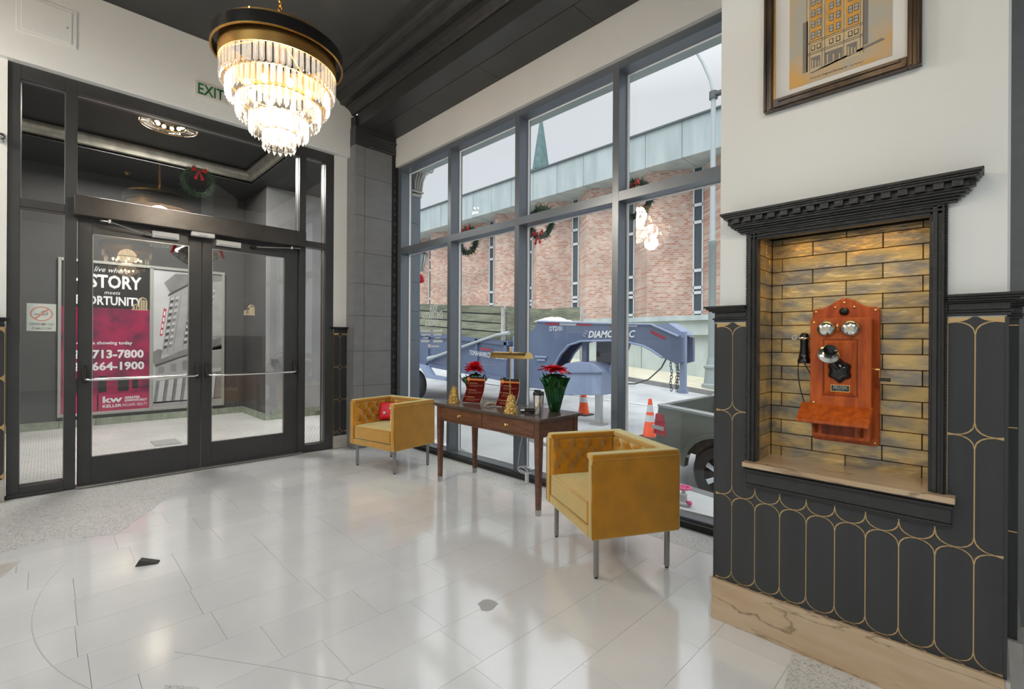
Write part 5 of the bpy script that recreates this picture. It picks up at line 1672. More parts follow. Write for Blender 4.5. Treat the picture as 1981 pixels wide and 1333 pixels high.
def hand_bell(loc, label):
    t = thing('bell_ornament', loc, label, 'bell', None)
    x, y, z = loc
    m = M().lathe([(0.062, 0.0), (0.060, 0.006), (0.050, 0.040), (0.042, 0.085), (0.036, 0.120), (0.026, 0.142), (0.010, 0.154), (0.002, 0.156)], loc, 28)
    m.build('bell_body', 'glitter_gold', t, smooth=True)
    M().torus((x, y, z + 0.163), 0.012, 0.0035, 'x', 16, 6).build('hanging_loop', 'brass', t, smooth=True)
hand_bell((2.835, 3.665, TZ), 'glittery gold bell ornament at the far end of the table, left of the first card')
hand_bell((2.765, 2.80, TZ), 'glittery gold bell ornament in front of the second card, beside the tumbler')

def menu_card(bl, br, label, lean, cut=0.0):
    """curled sheet on a small wire easel; bl, br = floor points of its lower corners"""
    t = thing('menu_card', ((bl[0] + br[0]) / 2, (bl[1] + br[1]) / 2, TZ), label, 'card', None)
    bl = Vector((bl[0], bl[1], 0)); br = Vector((br[0], br[1], 0))
    u_ = (br - bl); W_ = u_.length; u_ = u_ / W_
    n_ = Vector((-u_.y, u_.x, 0))          # away from the viewer
    if n_.x < 0: n_ = -n_
    Hh = 0.265
    def pt(a, b, off=0.0):
        # a across, b up: the sheet leans back and curls forward at its foot
        back = lean * b + 0.030 * math.sin(PI * b) - 0.0
        p = bl + u_ * (a * W_) + n_ * (back - off)
        return Vector((p.x, p.y, TZ + 0.004 + Hh * b * 0.94))
    def sheet(a0, a1, b0, b1, off, mt, nm, nu=6, nv=14, parent=None):
        m = M()
        f1 = lambda s_, v_: pt(a0 + (a1 - a0) * s_, b0 + (b1 - b0) * v_, off)
        m.grid(f1, nu, nv)
        return m.build(nm, mt, parent or t, smooth=True, fix=False)
    m = M()
    m.grid(lambda a, b: pt(a, b, 0), 6, 16); m.grid(lambda a, b: pt(a, b, -0.002), 6, 16)
    sh = m.build('sheet', 'paper', t, smooth=True, fix=False)
    sheet(0.0, 0.985, 0.01, 1.0, 0.0012, 'card_maroon', 'print_ground', parent=sh)
    sheet(0.0, 0.985, 0.86, 1.0, 0.0018, 'card_black', 'print_head', nv=3, parent=sh)
    sheet(0.20, 0.985, 0.845, 0.905, 0.0024, 'card_orange', 'orange_band', nv=2, parent=sh)
    for (ang_) in range(1):
        m = M(); c_ = pt(0.10, 0.88, 0.003)
        vs = [c_]
        for k in range(14):
            a = 2 * PI * k / 14
            vs.append(pt(0.10 + 0.095 * math.cos(a), 0.885 + 0.075 * math.sin(a), 0.003))
        m.add(vs, [(0, 1 + k, 1 + (k + 1) % 14) for k in range(14)])
        m.build('round_emblem', 'card_orange', sh)
    m = M(); rr = random.Random(int(W_ * 1e5))
    for gi, b_ in enumerate((0.72, 0.46, 0.20)):
        for (a0, a1, bb, hh) in ((0.06, 0.085, b_ - .01, .055), (0.16, 0.58, b_, .024), (0.16, 0.92, b_ - .055, .006), (0.16, 0.86, b_ - .085, .006), (0.16, 0.66, b_ - .115, .006)):
            a = a0
            while a < a1:
                wd = rr.uniform(.012, .03)
                q = [pt(a, bb, .003), pt(a + wd, bb, .003), pt(a + wd, bb + hh, .003), pt(a, bb + hh, .003)]
                m.add(q, [(0, 1, 2, 3)])
                a += wd + .008
    m.build('printed_lines', 'card_text', sh, kind='stuff')
    top_ = pt(0.5, 0.75, -0.004)
    for a in (0.25, 0.75):
        p0 = pt(a, 0.0, 0.01)
        m = M().tube([pt(a, 0.75, -0.006), pt(a, 0.75, -0.006) + n_ * .06 - Vector((0, 0, 0.2)) * .9], 0.002, 6)
        m.v = [(v[0], v[1], max(v[2], TZ + .001)) for v in m.v]
        m.build('easel_leg', 'brass', t, smooth=True)
menu_card((2.885, 3.600), (2.945, 3.400), 'maroon menu card with orange heading, far one of the two on the table', 0.085)
menu_card((2.935, 3.175), (2.985, 2.975), 'maroon menu card with orange heading, near one of the two, behind a gold bell', 0.085)

# desk lamp
lp = thing('desk_lamp', (3.00, 3.05, TZ), 'brass lamp with a long flat shade standing behind the second menu card', 'lamp')
M().lathe([(0.075, 0), (0.075, 0.008), (0.05, 0.016), (0.012, 0.022), (0.008, 0.03)], (3.00, 3.05, TZ), 24).build('base', 'brass', lp, smooth=True)
M().cyl((3.00, 3.05, TZ + .02), (3.00, 3.05, 1.275), 0.006, n=12).build('pole', 'brass', lp, smooth=True)
M().lathe([(0.012, 0), (0.013, 0.01), (0.008, 0.02), (0.010, 0.03), (0.006, 0.042), (0.001, 0.046)], (3.00, 3.05, 1.268), 14).build('finial', 'brass', lp, smooth=True)
m = M()
sec = [(-0.060, -0.030), (-0.054, -0.004), (-0.032, 0.018), (0.0, 0.026), (0.032, 0.018), (0.054, -0.004), (0.060, -0.030)]
inn = [(a * .95, b - .0025) for a, b in sec[::-1]]
m.prism([(3.00 + a, 1.238 + b) for a, b in sec + inn], 'y', 2.825, 3.262)
m.prism([(3.00 + a, 1.238 + b) for a, b in sec], 'y', 2.822, 2.827).prism([(3.00 + a, 1.238 + b) for a, b in sec], 'y', 3.260, 3.265)
sh_ = m.build('shade', 'brass', lp, bev=0.001, seg=1)
M().cyl((3.00, 2.86, 1.232), (3.00, 3.23, 1.232), 0.010, n=12).build('lamp_tube', 'white_plastic', lp, smooth=True)

# steel tumbler
tm = thing('travel_tumbler', (2.885, 2.600, TZ), 'polished steel tumbler with a black lid beside the near poinsettia', 'tumbler')
M().lathe([(0.034, 0), (0.036, 0.004), (0.042, 0.12), (0.044, 0.150), (0.044, 0.158)], (2.885, 2.60, TZ), 28).build('cup', 'chrome', tm, smooth=True)
M().lathe([(0.046, 0.157), (0.047, 0.165), (0.045, 0.178), (0.036, 0.186), (0.02, 0.188)], (2.885, 2.60, TZ), 28).build('lid', 'bakelite', tm, smooth=True)
M().box(2.87, 2.90, 2.585, 2.64, TZ + .184, TZ + .198).build('lid_tab', 'bakelite', tm, bev=0.004)
# small black gadget with a silver end
gd = thing('small_gadget', (2.87, 2.71, TZ), 'small black object with a silver end lying between bell and tumbler', 'gadget')
M().cyl((2.905, 2.665, TZ + .020), (2.86, 2.73, TZ + .020), 0.020, 0.017, n=16).build('body', 'bakelite', gd, smooth=True)
M().cyl((2.86, 2.73, TZ + .020), (2.842, 2.757, TZ + .020), 0.019, 0.022, n=16).build('silver_end', 'chrome', gd, smooth=True)
# carved wooden piece and dish
wo = thing('wooden_scoop', (2.90, 3.22, TZ), 'short curved tan wooden piece lying between the two menu cards', 'ornament')
M().tube([(2.835, 3.215, TZ + .010), (2.87, 3.22, TZ + .022), (2.91, 3.215, TZ + .026), (2.955, 3.19, TZ + .014)], 0.012, 8, rs=[.006, .012, .014, .008]).build('carving', 'marble_base', wo, smooth=True)
ds = thing('small_dish', (3.005, 3.33, TZ), 'tiny silver dish behind the wooden piece on the table', 'dish')
M().lathe([(0.018, 0), (0.02, 0.002), (0.035, 0.010), (0.034, 0.012), (0.018, 0.006), (0.001, 0.005)], (3.005, 3.33, TZ), 20).build('bowl', 'chrome', ds, smooth=True)

# lamp cable with plug under the table
cb = thing('lamp_cable', (3.28, 3.14, 0), 'tangled white and black lamp cable with plug under the near end of the table', 'cable')
pts = [(3.262, 3.10, 0.62), (3.27, 3.12, 0.55), (3.29, 3.20, 0.35), (3.30, 3.24, 0.16)]
for k in range(28):
    a = k * 0.7
    pts.append((3.28 + 0.03 * math.sin(a * .5), 3.14 + 0.085 * math.cos(a), 0.115 + 0.030 * math.sin(a) + 0.0006 * k))
M().tube(pts, 0.003, 6).build('white_wire', 'white_plastic', cb, smooth=True)
M().tube([(3.265, 3.00, 0.60), (3.27, 2.98, 0.45), (3.29, 2.96, 0.20), (3.29, 3.02, 0.14), (3.28, 3.08, 0.12)], 0.0025, 6).build('black_wire', 'rubber', cb, smooth=True)
M().box(3.265, 3.295, 3.085, 3.115, 0.0, 0.10).build('plug_block', 'white_plastic', cb, bev=0.006)

# door wedge on the floor
wd = thing('door_wedge', (0.44, 3.56, 0), 'dark rubber door wedge lying alone on the pale floor', 'door wedge')
m = M()
vs = [(-0.056, -0.024, 0), (0.058, -0.022, 0), (0.058, 0.022, 0), (-0.056, 0.024, 0), (-0.036, -0.023, 0.036), (0.058, -0.020, 0.008), (0.058, 0.020, 0.008), (-0.036, 0.023, 0.036)]
m.add([(v[0] * math.cos(-.42) - v[1] * math.sin(-.42) + 0.445, v[0] * math.sin(-.42) + v[1] * math.cos(-.42) + 3.565, v[2]) for v in vs],
      [(0, 3, 2, 1), (4, 5, 6, 7), (0, 1, 5, 4), (1, 2, 6, 5), (2, 3, 7, 6), (3, 0, 4, 7)])
m.build('wedge_body', 'rubber', wd, bev=0.003)

# =================================================================== OUTDOORS
def gz(X, Y):
    near = -0.8 + 0.09 * min(Y, 5.0)
    near -= 0.05 * max(0.0, 8.0 - X)
    far = -0.8 + 0.09 * Y
    t = min(1, max(0, (X - 10.8) / 2.6))
    return near * (1 - t) + far * t
st = struct('ground_street')
m = M()
m.grid(lambda a, b: (4.6 + 10.05 * a, -14 + 60 * b, gz(4.6 + 10.05 * a, -14 + 60 * b)), 30, 90)
m.build('roadway', 'asphalt', st, smooth=True, fix=False)
m = M()
m.grid(lambda a, b: (11.43 + 0.12 * a, -14 + 60 * b, gz(11.5, -14 + 60 * b) + 0.006), 1, 90)
m.build('lane_line', 'lane_paint', st, fix=False)
def nz(Y): return -0.27 + 0.09 * min(max(Y, -3), 5.6) if True else 0
m = M()
m.grid(lambda a, b: (3.54 + 0.96 * a, -14 + 20 * b, -0.235 + 0.07 * max(-3, min(-14 + 20 * b, 5)) ), 2, 40)
m.build('pavement', 'sidewalk', st, fix=False)
m = M()
m.grid(lambda a, b: (4.50 + 0.13 * a, -14 + 20 * b, -0.235 + 0.07 * max(-3, min(-14 + 20 * b, 5)) + 0.004 * (1 - a)), 1, 40)
m.grid(lambda a, b: (4.63 + 0.02 * a, -14 + 20 * b, -0.235 + 0.07 * max(-3, min(-14 + 20 * b, 5)) - 0.55 * a), 1, 40)
m.build('kerb', 'kerb', st, fix=False)
m = M()
m.grid(lambda a, b: (3.54 + 1.1 * a, 6.0 + 30 * b, 0.10 - 0.2 * a), 2, 20)
m.build('pavement', 'sidewalk', st, fix=False)
m = M()
m.grid(lambda a, b: (14.65 + 0.18 * a, -14 + 60 * b, gz(15, -14 + 60 * b) + 0.14), 1, 60)
m.grid(lambda a, b: (14.65, -14 + 60 * b, gz(15, -14 + 60 * b) + 0.14 * a - 0.05 * (1 - a)), 1, 60)
m.build('kerb', 'kerb', st, fix=False)
m = M()
m.grid(lambda a, b: (14.83 + 3.4 * a, -14 + 60 * b, gz(15, -14 + 60 * b) + 0.14 + 0.02 * a), 2, 60)
m.build('pavement', 'far_sidewalk', st, fix=False)

# ---- brick building
bb = thing('brick_building', (18.5, 12.0, -0.5), 'long brick building across the street with a pale stone fascia and folded walls', 'building')
XR, XF = 18.75, 17.75
zb0, zb1 = 2.42, 9.3
w0 = 14.68
per = 3.1
for k in range(-4, 9):
    yw = w0 + per * k                 # upper-Y edge of this window strip
    pts = [(XR, yw + 0.0), (XR, yw - 0.42), (XF, yw - 1.60), (XR, yw - per)]
    # two brick facets
    for (a, b) in ((pts[1], pts[2]), (pts[2], pts[3])):
        m = M().prism([(a[0], a[1]), (b[0], b[1]), (b[0] + 0.4, b[1] + 0.0), (a[0] + 0.4, a[1] + 0.0)], 'z', zb0, zb1)
        m.build('brick_facet', 'far_brick', bb)
    wn_ = B('window_strip', 'far_glass', bb, XR + 0.02, XR + 0.08, yw - 0.42, yw, zb0, zb1)
    for zz in (2.55, 3.35, 3.55, 4.25, 6.2, 6.9, 8.6):
        B('crossbar', 'far_frame', wn_, XR - 0.04, XR + 0.02, yw - 0.40, yw - 0.02, zz, zz + 0.12)
    for yy in (yw - 0.42, yw - 0.05):
        B('side_bar', 'far_frame', wn_, XR - 0.04, XR + 0.02, yy, yy + 0.05, zb0, zb1)
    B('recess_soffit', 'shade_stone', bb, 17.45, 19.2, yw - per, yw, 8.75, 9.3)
yy = -1.0
while yy < 42:
    B('fascia_panel', 'fascia_stone', bb, 17.30, 19.4, yy, yy + 1.53, 8.46, 9.86)
    yy += 1.55
B('coping', 'coping', bb, 17.22, 19.5, -1.0, 42, 9.86, 9.93)
B('roof_slab', 'shade_stone', bb, 17.4, 30, -1.0, 42, 9.2, 9.8)
B('stone_cap', 'fascia_stone', bb, 17.55, 19.2, -1, 42, 2.24, 2.43)
B('stone_band', 'concrete', bb, 17.70, 19.2, -1, 42, 1.68, 2.24)
yy = -1.0
while yy < 42:
    B('wall_panel', 'concrete', bb, 17.95, 18.3, yy + 0.01, yy + 1.60, -1.5, 1.68)
    yy += 1.62
# small block left of this building, seen through the sidelight
fb_ = thing('pale_building', (6.0, 16.0, 0), 'pale building glimpsed through the right sidelight of the entrance', 'building')
fw_ = B('wall', 'facade_pale', fb_, 5.2, 9.2, 18.0, 18.6, 0, 9)
for i in range(2):
    for j in range(3):
        w_ = B('window', 'far_glass', fb_, 5.5 + i * 1.5, 6.3 + i * 1.5, 17.94, 18.02, 1.2 + j * 2.3, 2.8 + j * 2.3)
        B('window_bar', 'far_frame', w_, 5.48 + i * 1.5, 6.32 + i * 1.5, 17.90, 17.94, 1.95 + j * 2.3, 2.02 + j * 2.3)
B('ledge', 'far_frame', fb_, 5.2, 9.2, 17.8, 18.0, 3.2, 3.35)

sp_ = thing('church_steeple', (40, 35.9, 0), 'thin green copper church steeple beyond the brick building', 'steeple')
m = M().lathe([(0.98, 21.0), (0.55, 24.0), (0.02, 27.6)], (40, 35.9, 0), 8)
m.build('spire', 'copper_green', sp_)
M().cyl((40, 35.9, 27.5), (40, 35.9, 28.1), 0.05, n=6).build('finial', 'copper_green', sp_)
B('belfry', 'copper_green', sp_, 39.1, 40.9, 35.0, 36.8, 0, 21.0)
for k in range(4):
    B('louvre', 'coping', sp_, 39.05, 39.1, 35.35 + 0.0 * k, 36.4, 17.0 + k * 0.8, 17.4 + k * 0.8)

# ---- street lamp
gl = gz(15, 6.3) + 0.14
sl = thing('street_lamp', (15.3, 6.28, gl), 'tall grey street lamp with a fluted base and curved arm, across the street', 'street lamp')
M().lathe([(0.30, 0), (0.30, 0.12), (0.24, 0.16), (0.21, 0.40), (0.20, 0.62), (0.24, 0.66), (0.24, 0.72), (0.17, 0.76), (0.14, 0.95), (0.13, 1.0)], (15.3, 6.28, gl), 20, wave=lambda a, t: 0.02 * math.cos(10 * a)).build('base', 'lamp_base', sl, smooth=True)
M().lathe([(0.115, 0.95), (0.115, 4.6), (0.13, 4.62), (0.13, 4.75), (0.10, 4.78)], (15.3, 6.28, gl), 16).build('lower_pole', 'lamp_base', sl, smooth=True)
M().cyl((15.3, 6.28, gl + 4.75), (15.3, 6.28, 9.35), 0.09, 0.075, n=14).build('upper_pole', 'lamp_pole', sl, smooth=True)
M().cyl((15.3, 6.28, 9.25), (15.3, 6.28, 9.48), 0.13, n=12).box(15.2, 15.4, 5.9, 6.3, 9.33, 9.42).build('collar', 'coping', sl)
M().tube([(15.3, 6.28, 9.4), (15.3, 6.38, 9.9), (15.3, 6.62, 10.55), (15.3, 6.86, 11.05), (15.3, 7.05, 11.25), (15.3, 7.4, 11.4), (15.3, 7.8, 11.42)], 0.05, 8).build('arm', 'lamp_pole', sl, smooth=True)
M().sphere((15.3, 8.05, 11.38), 0.26, 12, 8, (.6, 1.2, .35)).build('lamp_head', 'lamp_pole', sl, smooth=True)

# ---- wall lantern and its flower bow at the corner of this building
ln = thing('wall_lantern', (4.2, 6.3, 2.46), 'white-paned lantern hanging outside beyond the dark pilaster', 'lantern')
M().lathe([(0.052, 0), (0.115, 0.27)], (4.19, 6.3, 2.46), 4, cap=True).build('lantern_panes', 'lantern_glass', ln)
M().lathe([(0.135, 0.27), (0.14, 0.29), (0.05, 0.36), (0.01, 0.40)], (4.19, 6.3, 2.46), 4).build('lantern_roof', 'black_metal', ln)
for k in range(4):
    a = PI / 2 * k
    M().tube([(4.19 + .053 * math.cos(a), 6.3 + .053 * math.sin(a), 2.46), (4.19 + .117 * math.cos(a), 6.3 + .117 * math.sin(a), 2.73)], 0.006, 5).build('lantern_bar', 'black_metal', ln)
M().tube([(4.19, 6.3, 2.85), (4.19, 6.3, 2.95), (3.9, 6.15, 2.98), (3.72, 6.08, 2.9)], 0.014, 8).build('bracket', 'black_metal', ln)
bo_ = thing('flower_bow', (4.19, 6.3, 2.27), 'crimson flower bow hanging under the outdoor lantern', 'bow')
for k in range(9):
    a = 2 * PI * k / 9
    M().sphere((4.19 + .035 * math.cos(a), 6.28 + 0.02 * math.sin(2 * a), 2.345 + .045 * math.sin(a)), 0.032, 8, 6, (1, .8, 1)).build('loop', 'petal_red', bo_, smooth=True)

# ---- wreaths
def wreath(c, r, label, face='x', bowdir=1, seed=1):
    rn = random.Random(seed)
    t = thing('wreath', (c[0], c[1], c[2] - r), label, 'wreath', None)
    m = M()
    for k in range(420):
        a = rn.uniform(0, 2 * PI); b = rn.uniform(0, 2 * PI)
        rr = r * 0.72; tr = r * 0.24
        p = Vector((0, (rr + tr * .5 * math.cos(b)) * math.cos(a), (rr + tr * .5 * math.cos(b)) * math.sin(a)))
        p.x = tr * 0.5 * math.sin(b)
        d = Vector((math.sin(b) * .8, math.cos(b) * math.cos(a), math.cos(b) * math.sin(a))) + Vector((rn.uniform(-.6, .6), rn.uniform(-.6, .6), rn.uniform(-.6, .6)))
        d.normalize(); L = r * rn.uniform(.14, .26)
        s_ = d.cross(Vector((rn.uniform(-1, 1), rn.uniform(-1, 1), rn.uniform(-1, 1)))).normalized() * r * .022
        q = [p - s_, p + s_, p + d * L]
        q = [v if face == 'x' else Vector((v.y, v.x, v.z)) for v in q]
        m.add([v + Vector(c) for v in q], [(0, 1, 2)])
    m.build('needles', 'pine', t, fix=False, kind='stuff')
    M().torus(c, r * .72, r * .13, 'x' if face == 'x' else 'y', 24, 8).build('ring', 'pine', t, smooth=True)
    def P3(a, b, dx): return (c[0] + dx, c[1] + a, c[2] + b) if face == 'x' else (c[0] + a, c[1] + dx, c[2] + b)
    for sx_ in (-1, 1):
        m = M().add([P3(0, 0, -.04), P3(sx_ * r * .34, r * .20, -.05), P3(sx_ * r * .38, -r * .10, -.05), P3(sx_ * r * .30, r * .05, -.08)], [(0, 1, 3), (0, 3, 2), (1, 2, 3)])
        m.xf(Matrix.Translation((0, 0, r * .60 * bowdir))); m.build('bow_loop', 'ribbon_red', t)
        m = M().add([P3(0, 0, -.045), P3(sx_ * r * .10, -r * .55, -.05), P3(sx_ * r * .26, -r * .48, -.05)], [(0, 1, 2)])
        m.xf(Matrix.Translation((0, 0, r * .60 * bowdir))); m.build('bow_tail', 'ribbon_red', t)
    return t
wreath((3.64, 4.44, 2.58), 0.205, 'green wreath with red bow on the second window bay, nearest the dark column', seed=1)
wreath((3.64, 3.26, 2.59), 0.205, 'green wreath with red bow outside, behind the mullion over the desk lamp', bowdir=-1, seed=2)
wreath((3.64, 2.17, 2.60), 0.205, 'green wreath outside, behind the mullion nearest the street lamp', seed=3)
wreath((1.165, 6.0, 3.055), 0.19, 'dark wreath with a red ribbon high behind the glass over the entrance doors', face='y', seed=4)
# silver bells hanging inside the porch side of the doors
hb = thing('door_bells', (1.17, 6.02, 2.15), 'pair of silver glitter bells with a red ribbon behind the entrance doors', 'ornament')
for sx_ in (-1, 1):
    mt_ = Matrix.Translation((1.17 + sx_ * 0.06, 6.03, 2.36)) @ Matrix.Rotation(sx_ * R(-38) + PI, 4, 'Y')
    M().lathe([(0.03, 0), (0.05, 0.02), (0.065, 0.07), (0.085, 0.13), (0.105, 0.165), (0.10, 0.168)], n=24, cap=False).xf(mt_).build('bell', 'glitter_silver', hb, smooth=True)
    M().tube([(1.17 + sx_ * .02, 6.0, 2.38), (1.17 + sx_ * .12, 5.99, 2.42), (1.17 + sx_ * .20, 5.99, 2.36), (1.17 + sx_ * .24, 5.99, 2.26)], 0.012, 6, rs=[.012, .02, .018, .012]).build('ribbon', 'ribbon_red', hb, smooth=True)
for k in range(6):
    a = 2 * PI * k / 6
    M().sphere((1.17 + .045 * math.cos(a), 5.985, 2.36 + .04 * math.sin(a)), 0.026, 8, 6).build('bow_loop', 'ribbon_red', hb, smooth=True)
M().tube([(1.17, 6.0, 2.38), (1.17, 6.0, 2.46)], 0.004, 6).build('hanger', 'brass', hb)

# ---- traffic cones
def cone(x, y, label):
    z = gz(x, y)
    t = thing('traffic_cone', (x, y, z), label, 'traffic cone', None)
    M().box(x - .18, x + .18, y - .18, y + .18, z, z + .03).build('base', 'rubber', t, bev=0.01)
    def band(z0, z1, mt, nm):
        r = lambda q: 0.135 - 0.105 * (q / 0.72)
        M().lathe([(r(z0), z0), (r(z1), z1)], (x, y, z), 24, cap=(z1 > .7)).build(nm, mt, t, smooth=True)
    band(0.03, 0.30, 'cone_orange', 'lower_band'); band(0.30, 0.42, 'cone_white', 'reflective_band'); band(0.42, 0.48, 'cone_orange', 'middle_band')
    band(0.48, 0.61, 'cone_white', 'reflective_band'); band(0.61, 0.72, 'cone_orange', 'tip')
    return t
cone(8.0, 4.42, 'orange traffic cone with white bands beside the pickup tail light')
cone(9.05, 6.72, 'orange traffic cone under the toolbox of the blue trailer')

# ---- gooseneck dump trailer
tl_ = thing('gooseneck_trailer', (9.1, 8.0, -0.35), 'slate blue gooseneck dump trailer with wooden side boards parked in the street', 'trailer')
XT = 8.0
def TP(nm, mt, pts, x0, x1, **k): return M().prism(pts, 'x', x0, x1).build(nm, mt, tl_, **k)
neck = [(7.42, 1.60), (7.25, 1.832), (7.0, 1.814), (5.43, 1.741), (4.406, 1.697), (4.15, 1.62), (3.87, 1.470), (3.80, 1.46), (3.80, 1.02), (3.92, 0.985), (4.175, 1.089), (4.40, 1.225), (4.563, 1.300), (4.861, 1.362), (5.246, 1.398),
        (6.007, 1.386), (6.35, 1.296), (6.563, 1.103), (6.722, 0.871), (6.80, 0.30), (7.42, 0.30)]
for x_ in (XT, XT + .42):
    nk = TP('neck_plate', 'trailer_blue', neck, x_, x_ + 0.08)
    if x_ == XT: nk0 = nk
B('neck_deck', 'trailer_blue', tl_, XT + .08, XT + .42, 4.45, 7.2, 1.60, 1.66)
B('front_bulkhead', 'trailer_blue', tl_, XT + .0, XT + .5, 7.425, 7.50, 0.30, 1.6)
rim = [(4.175, 1.089), (4.40, 1.225), (4.563, 1.300), (4.861, 1.362), (5.246, 1.398), (6.007, 1.386), (6.35, 1.296), (6.563, 1.103), (6.722, 0.871), (6.80, 0.55)]
M().tube([(XT - .01, a, b) for a, b in rim], 0.022, 6).build('arch_flange', 'trailer_pale', tl_, smooth=True)
M().tube([(XT - .01, 7.25, 1.835), (XT - .01, 5.43, 1.745), (XT - .01, 4.406, 1.70), (XT - .01, 3.87, 1.475)], 0.022, 6).build('top_flange', 'trailer_pale', tl_, smooth=True)
TP('ramp_guard', 'trailer_pale', [(4.35, 1.70), (4.10, 1.72), (3.85, 1.56), (3.80, 1.50), (3.95, 1.48)], XT + .06, XT + .44)
M().cyl((XT + .12, 3.84, 0.50), (XT + .12, 3.84, 1.56), 0.062, n=16).build('coupler_post', 'trailer_pale', tl_, smooth=True)
M().cyl((XT + .12, 3.84, 0.46), (XT + .12, 3.84, 0.54), 0.09, n=16).build('coupler_cup', 'trailer_pale', tl_, smooth=True)
for (dx, y_) in ((.30, 4.02), (.36, 4.08), (.42, 4.22)):
    m = M()
    for k in range(11):
        q = Matrix.Rotation(PI / 2 * (k % 2), 3, 'Z').to_quaternion()
        mm = M().torus((0, 0, 0), 0.022, 0.007, 'x', 8, 4); mm.v = [(v[0], v[1], v[2] * 1.6) for v in mm.v]
        m.add([q @ Vector(v) + Vector((XT + dx, y_ + 0.012 * math.sin(k), 1.06 - 0.058 * k)) for v in mm.v], mm.f)
    m.build('safety_chain', 'trailer_dark', tl_)
M().tube([(XT + .2, 4.2, 1.08), (XT + .1, 4.25, 0.9), (XT, 4.45, 0.68), (XT - .05, 4.7, 0.58), (XT, 4.95, 0.56), (XT + .1, 5.2, 0.62)], 0.014, 6).build('brake_cable', 'rubber', tl_, smooth=True)
TP('strut', 'trailer_pale', [(5.23, 1.39), (5.33, 1.39), (5.54, 0.74), (5.44, 0.74)], XT + .3, XT + .4)
TP('strut', 'trailer_pale', [(6.10, 1.40), (6.22, 1.40), (6.22, 0.86), (6.10, 0.86)], XT + .3, XT + .4)
TP('inner_box', 'trailer_dark', [(5.35, 1.39), (6.02, 1.39), (6.02, 0.86), (5.55, 0.86)], XT + .55, XT + .9)
tbx = TP('toolbox', 'trailer_pale', [(5.51, 0.29), (6.62, 0.20), (6.75, 0.60), (6.66, 0.78), (6.45, 0.90), (6.14, 0.955), (5.80, 0.935), (5.60, 0.86), (5.51, 0.76)], XT + .02, XT + .75, bev=0.02)
TP('box_lid_line', 'trailer_blue', [(5.50, 0.735), (6.76, 0.66), (6.76, 0.68), (5.50, 0.755)], XT - .005, XT + .03)
M().box(XT + .15, XT + .27, 5.645, 5.765, gz(8, 5.7) + .02, 0.32).build('jack_leg', 'steel', tl_)
M().box(XT + .07, XT + .35, 5.56, 5.85, gz(8, 5.7), gz(8, 5.7) + .03).build('jack_pad', 'steel', tl_)
for (a, b, mt) in ((7.0, 6.62, 'reflector_red'), (6.6, 6.15, 'reflector_pale'), (6.12, 5.74, 'reflector_red'), (5.30, 5.05, 'reflector_red'), (5.0, 4.7, 'reflector_pale')):
    za = 1.815 - 0.04 * (7.0 - a); zc = 1.815 - 0.04 * (7.0 - b)
    flat('reflector_strip', mt, nk0, [(a, za - .015), (b, zc - .015), (b, zc - .065), (a, za - .065)], '-X', XT, 0.006)
flat('reflector_strip', 'reflector_red', nk0, [(4.42, 1.60), (4.12, 1.46), (4.12, 1.41), (4.42, 1.55)], '-X', XT, 0.006)
text('DT2101', 'decal_white', nk0, (XT - .008, 6.88, 1.61), '-X', w=0.36, h=0.10, weight=0.01)
text('DIAMOND C', 'decal_white', nk0, (XT - .008, 5.83, 1.455), '-X', w=1.10, h=0.145, weight=0.03, shear=0.25)
for k in range(3):
    flat('logo_stroke', 'reflector_pale', nk0, [(5.93 - k * .03, 1.48 + k * .05), (5.90 - k * .03, 1.48 + k * .05), (5.99 - k * .03, 1.53 + k * .05)], '-X', XT, 0.006)
M().box(XT - .04, XT, 6.95, 7.3, 1.0, 1.05).box(XT - .03, XT, 7.0, 7.25, 0.93, 0.98).build('grab_handle', 'trailer_pale', tl_, bev=0.01)
# dump body
def tz_(Y): return 0.07 * (Y - 8.3)
def slab(nm, mt, ya, yb, za, zb, x0, x1, par=None, **k):
    return M().prism([(ya, za + tz_(ya)), (yb, za + tz_(yb)), (yb, zb + tz_(yb)), (ya, zb + tz_(ya))], 'x', x0, x1).build(nm, mt, par or tl_, **k)
body = slab('dump_body', 'trailer_blue', 8.2, 14.6, 0.42, 1.36, XT, XT + 2.1)
slab('body_rail', 'trailer_blue', 8.16, 14.6, 1.28, 1.39, XT - .05, XT + 2.15)
slab('body_rail', 'trailer_blue', 8.16, 14.6, 0.40, 0.50, XT - .05, XT + 2.15)
for yy in (8.22, 9.3, 10.4, 11.5, 12.6, 13.7):
    slab('body_post', 'trailer_blue', yy, yy + .10, 0.45, 1.36, XT - .05, XT)
for k in range(4):
    slab('side_board', 'deck_wood', 8.42 + (0.0 if k else .05), 14.5, 1.375 + k * .222 + .006 * (k % 2), 1.375 + k * .222 + .192, XT + 0.008 * (k % 2), XT + .045)
    slab('side_board', 'deck_wood', 8.42, 14.5, 1.375 + k * .222, 1.375 + k * .222 + .205, XT + 2.0, XT + 2.045)
slab('board_gap_shade', 'trailer_dark', 8.46, 14.5, 1.375, 2.22, XT + .05, XT + .07)  # dark sheet added so the gaps between the boards look shaded
for k in range(4):
    B('end_board', 'deck_wood', tl_, XT + .1, XT + 2.0, 8.36, 8.40, 1.375 + k * .222, 1.375 + k * .222 + .205)
slab('board_post', 'marble_pale', 8.36, 8.44, 1.30, 2.20, XT - .03, XT + .03)
B('hydraulic_box', 'trailer_pale', tl_, XT + .0, XT + .5, 7.75, 8.15, 0.25, 1.25, bev=0.03)
M().cyl((XT + .1, 8.05, 1.25), (XT + .1, 8.05, 1.52), 0.07, n=14).build('hydraulic_ram', 'trailer_pale', tl_, smooth=True)
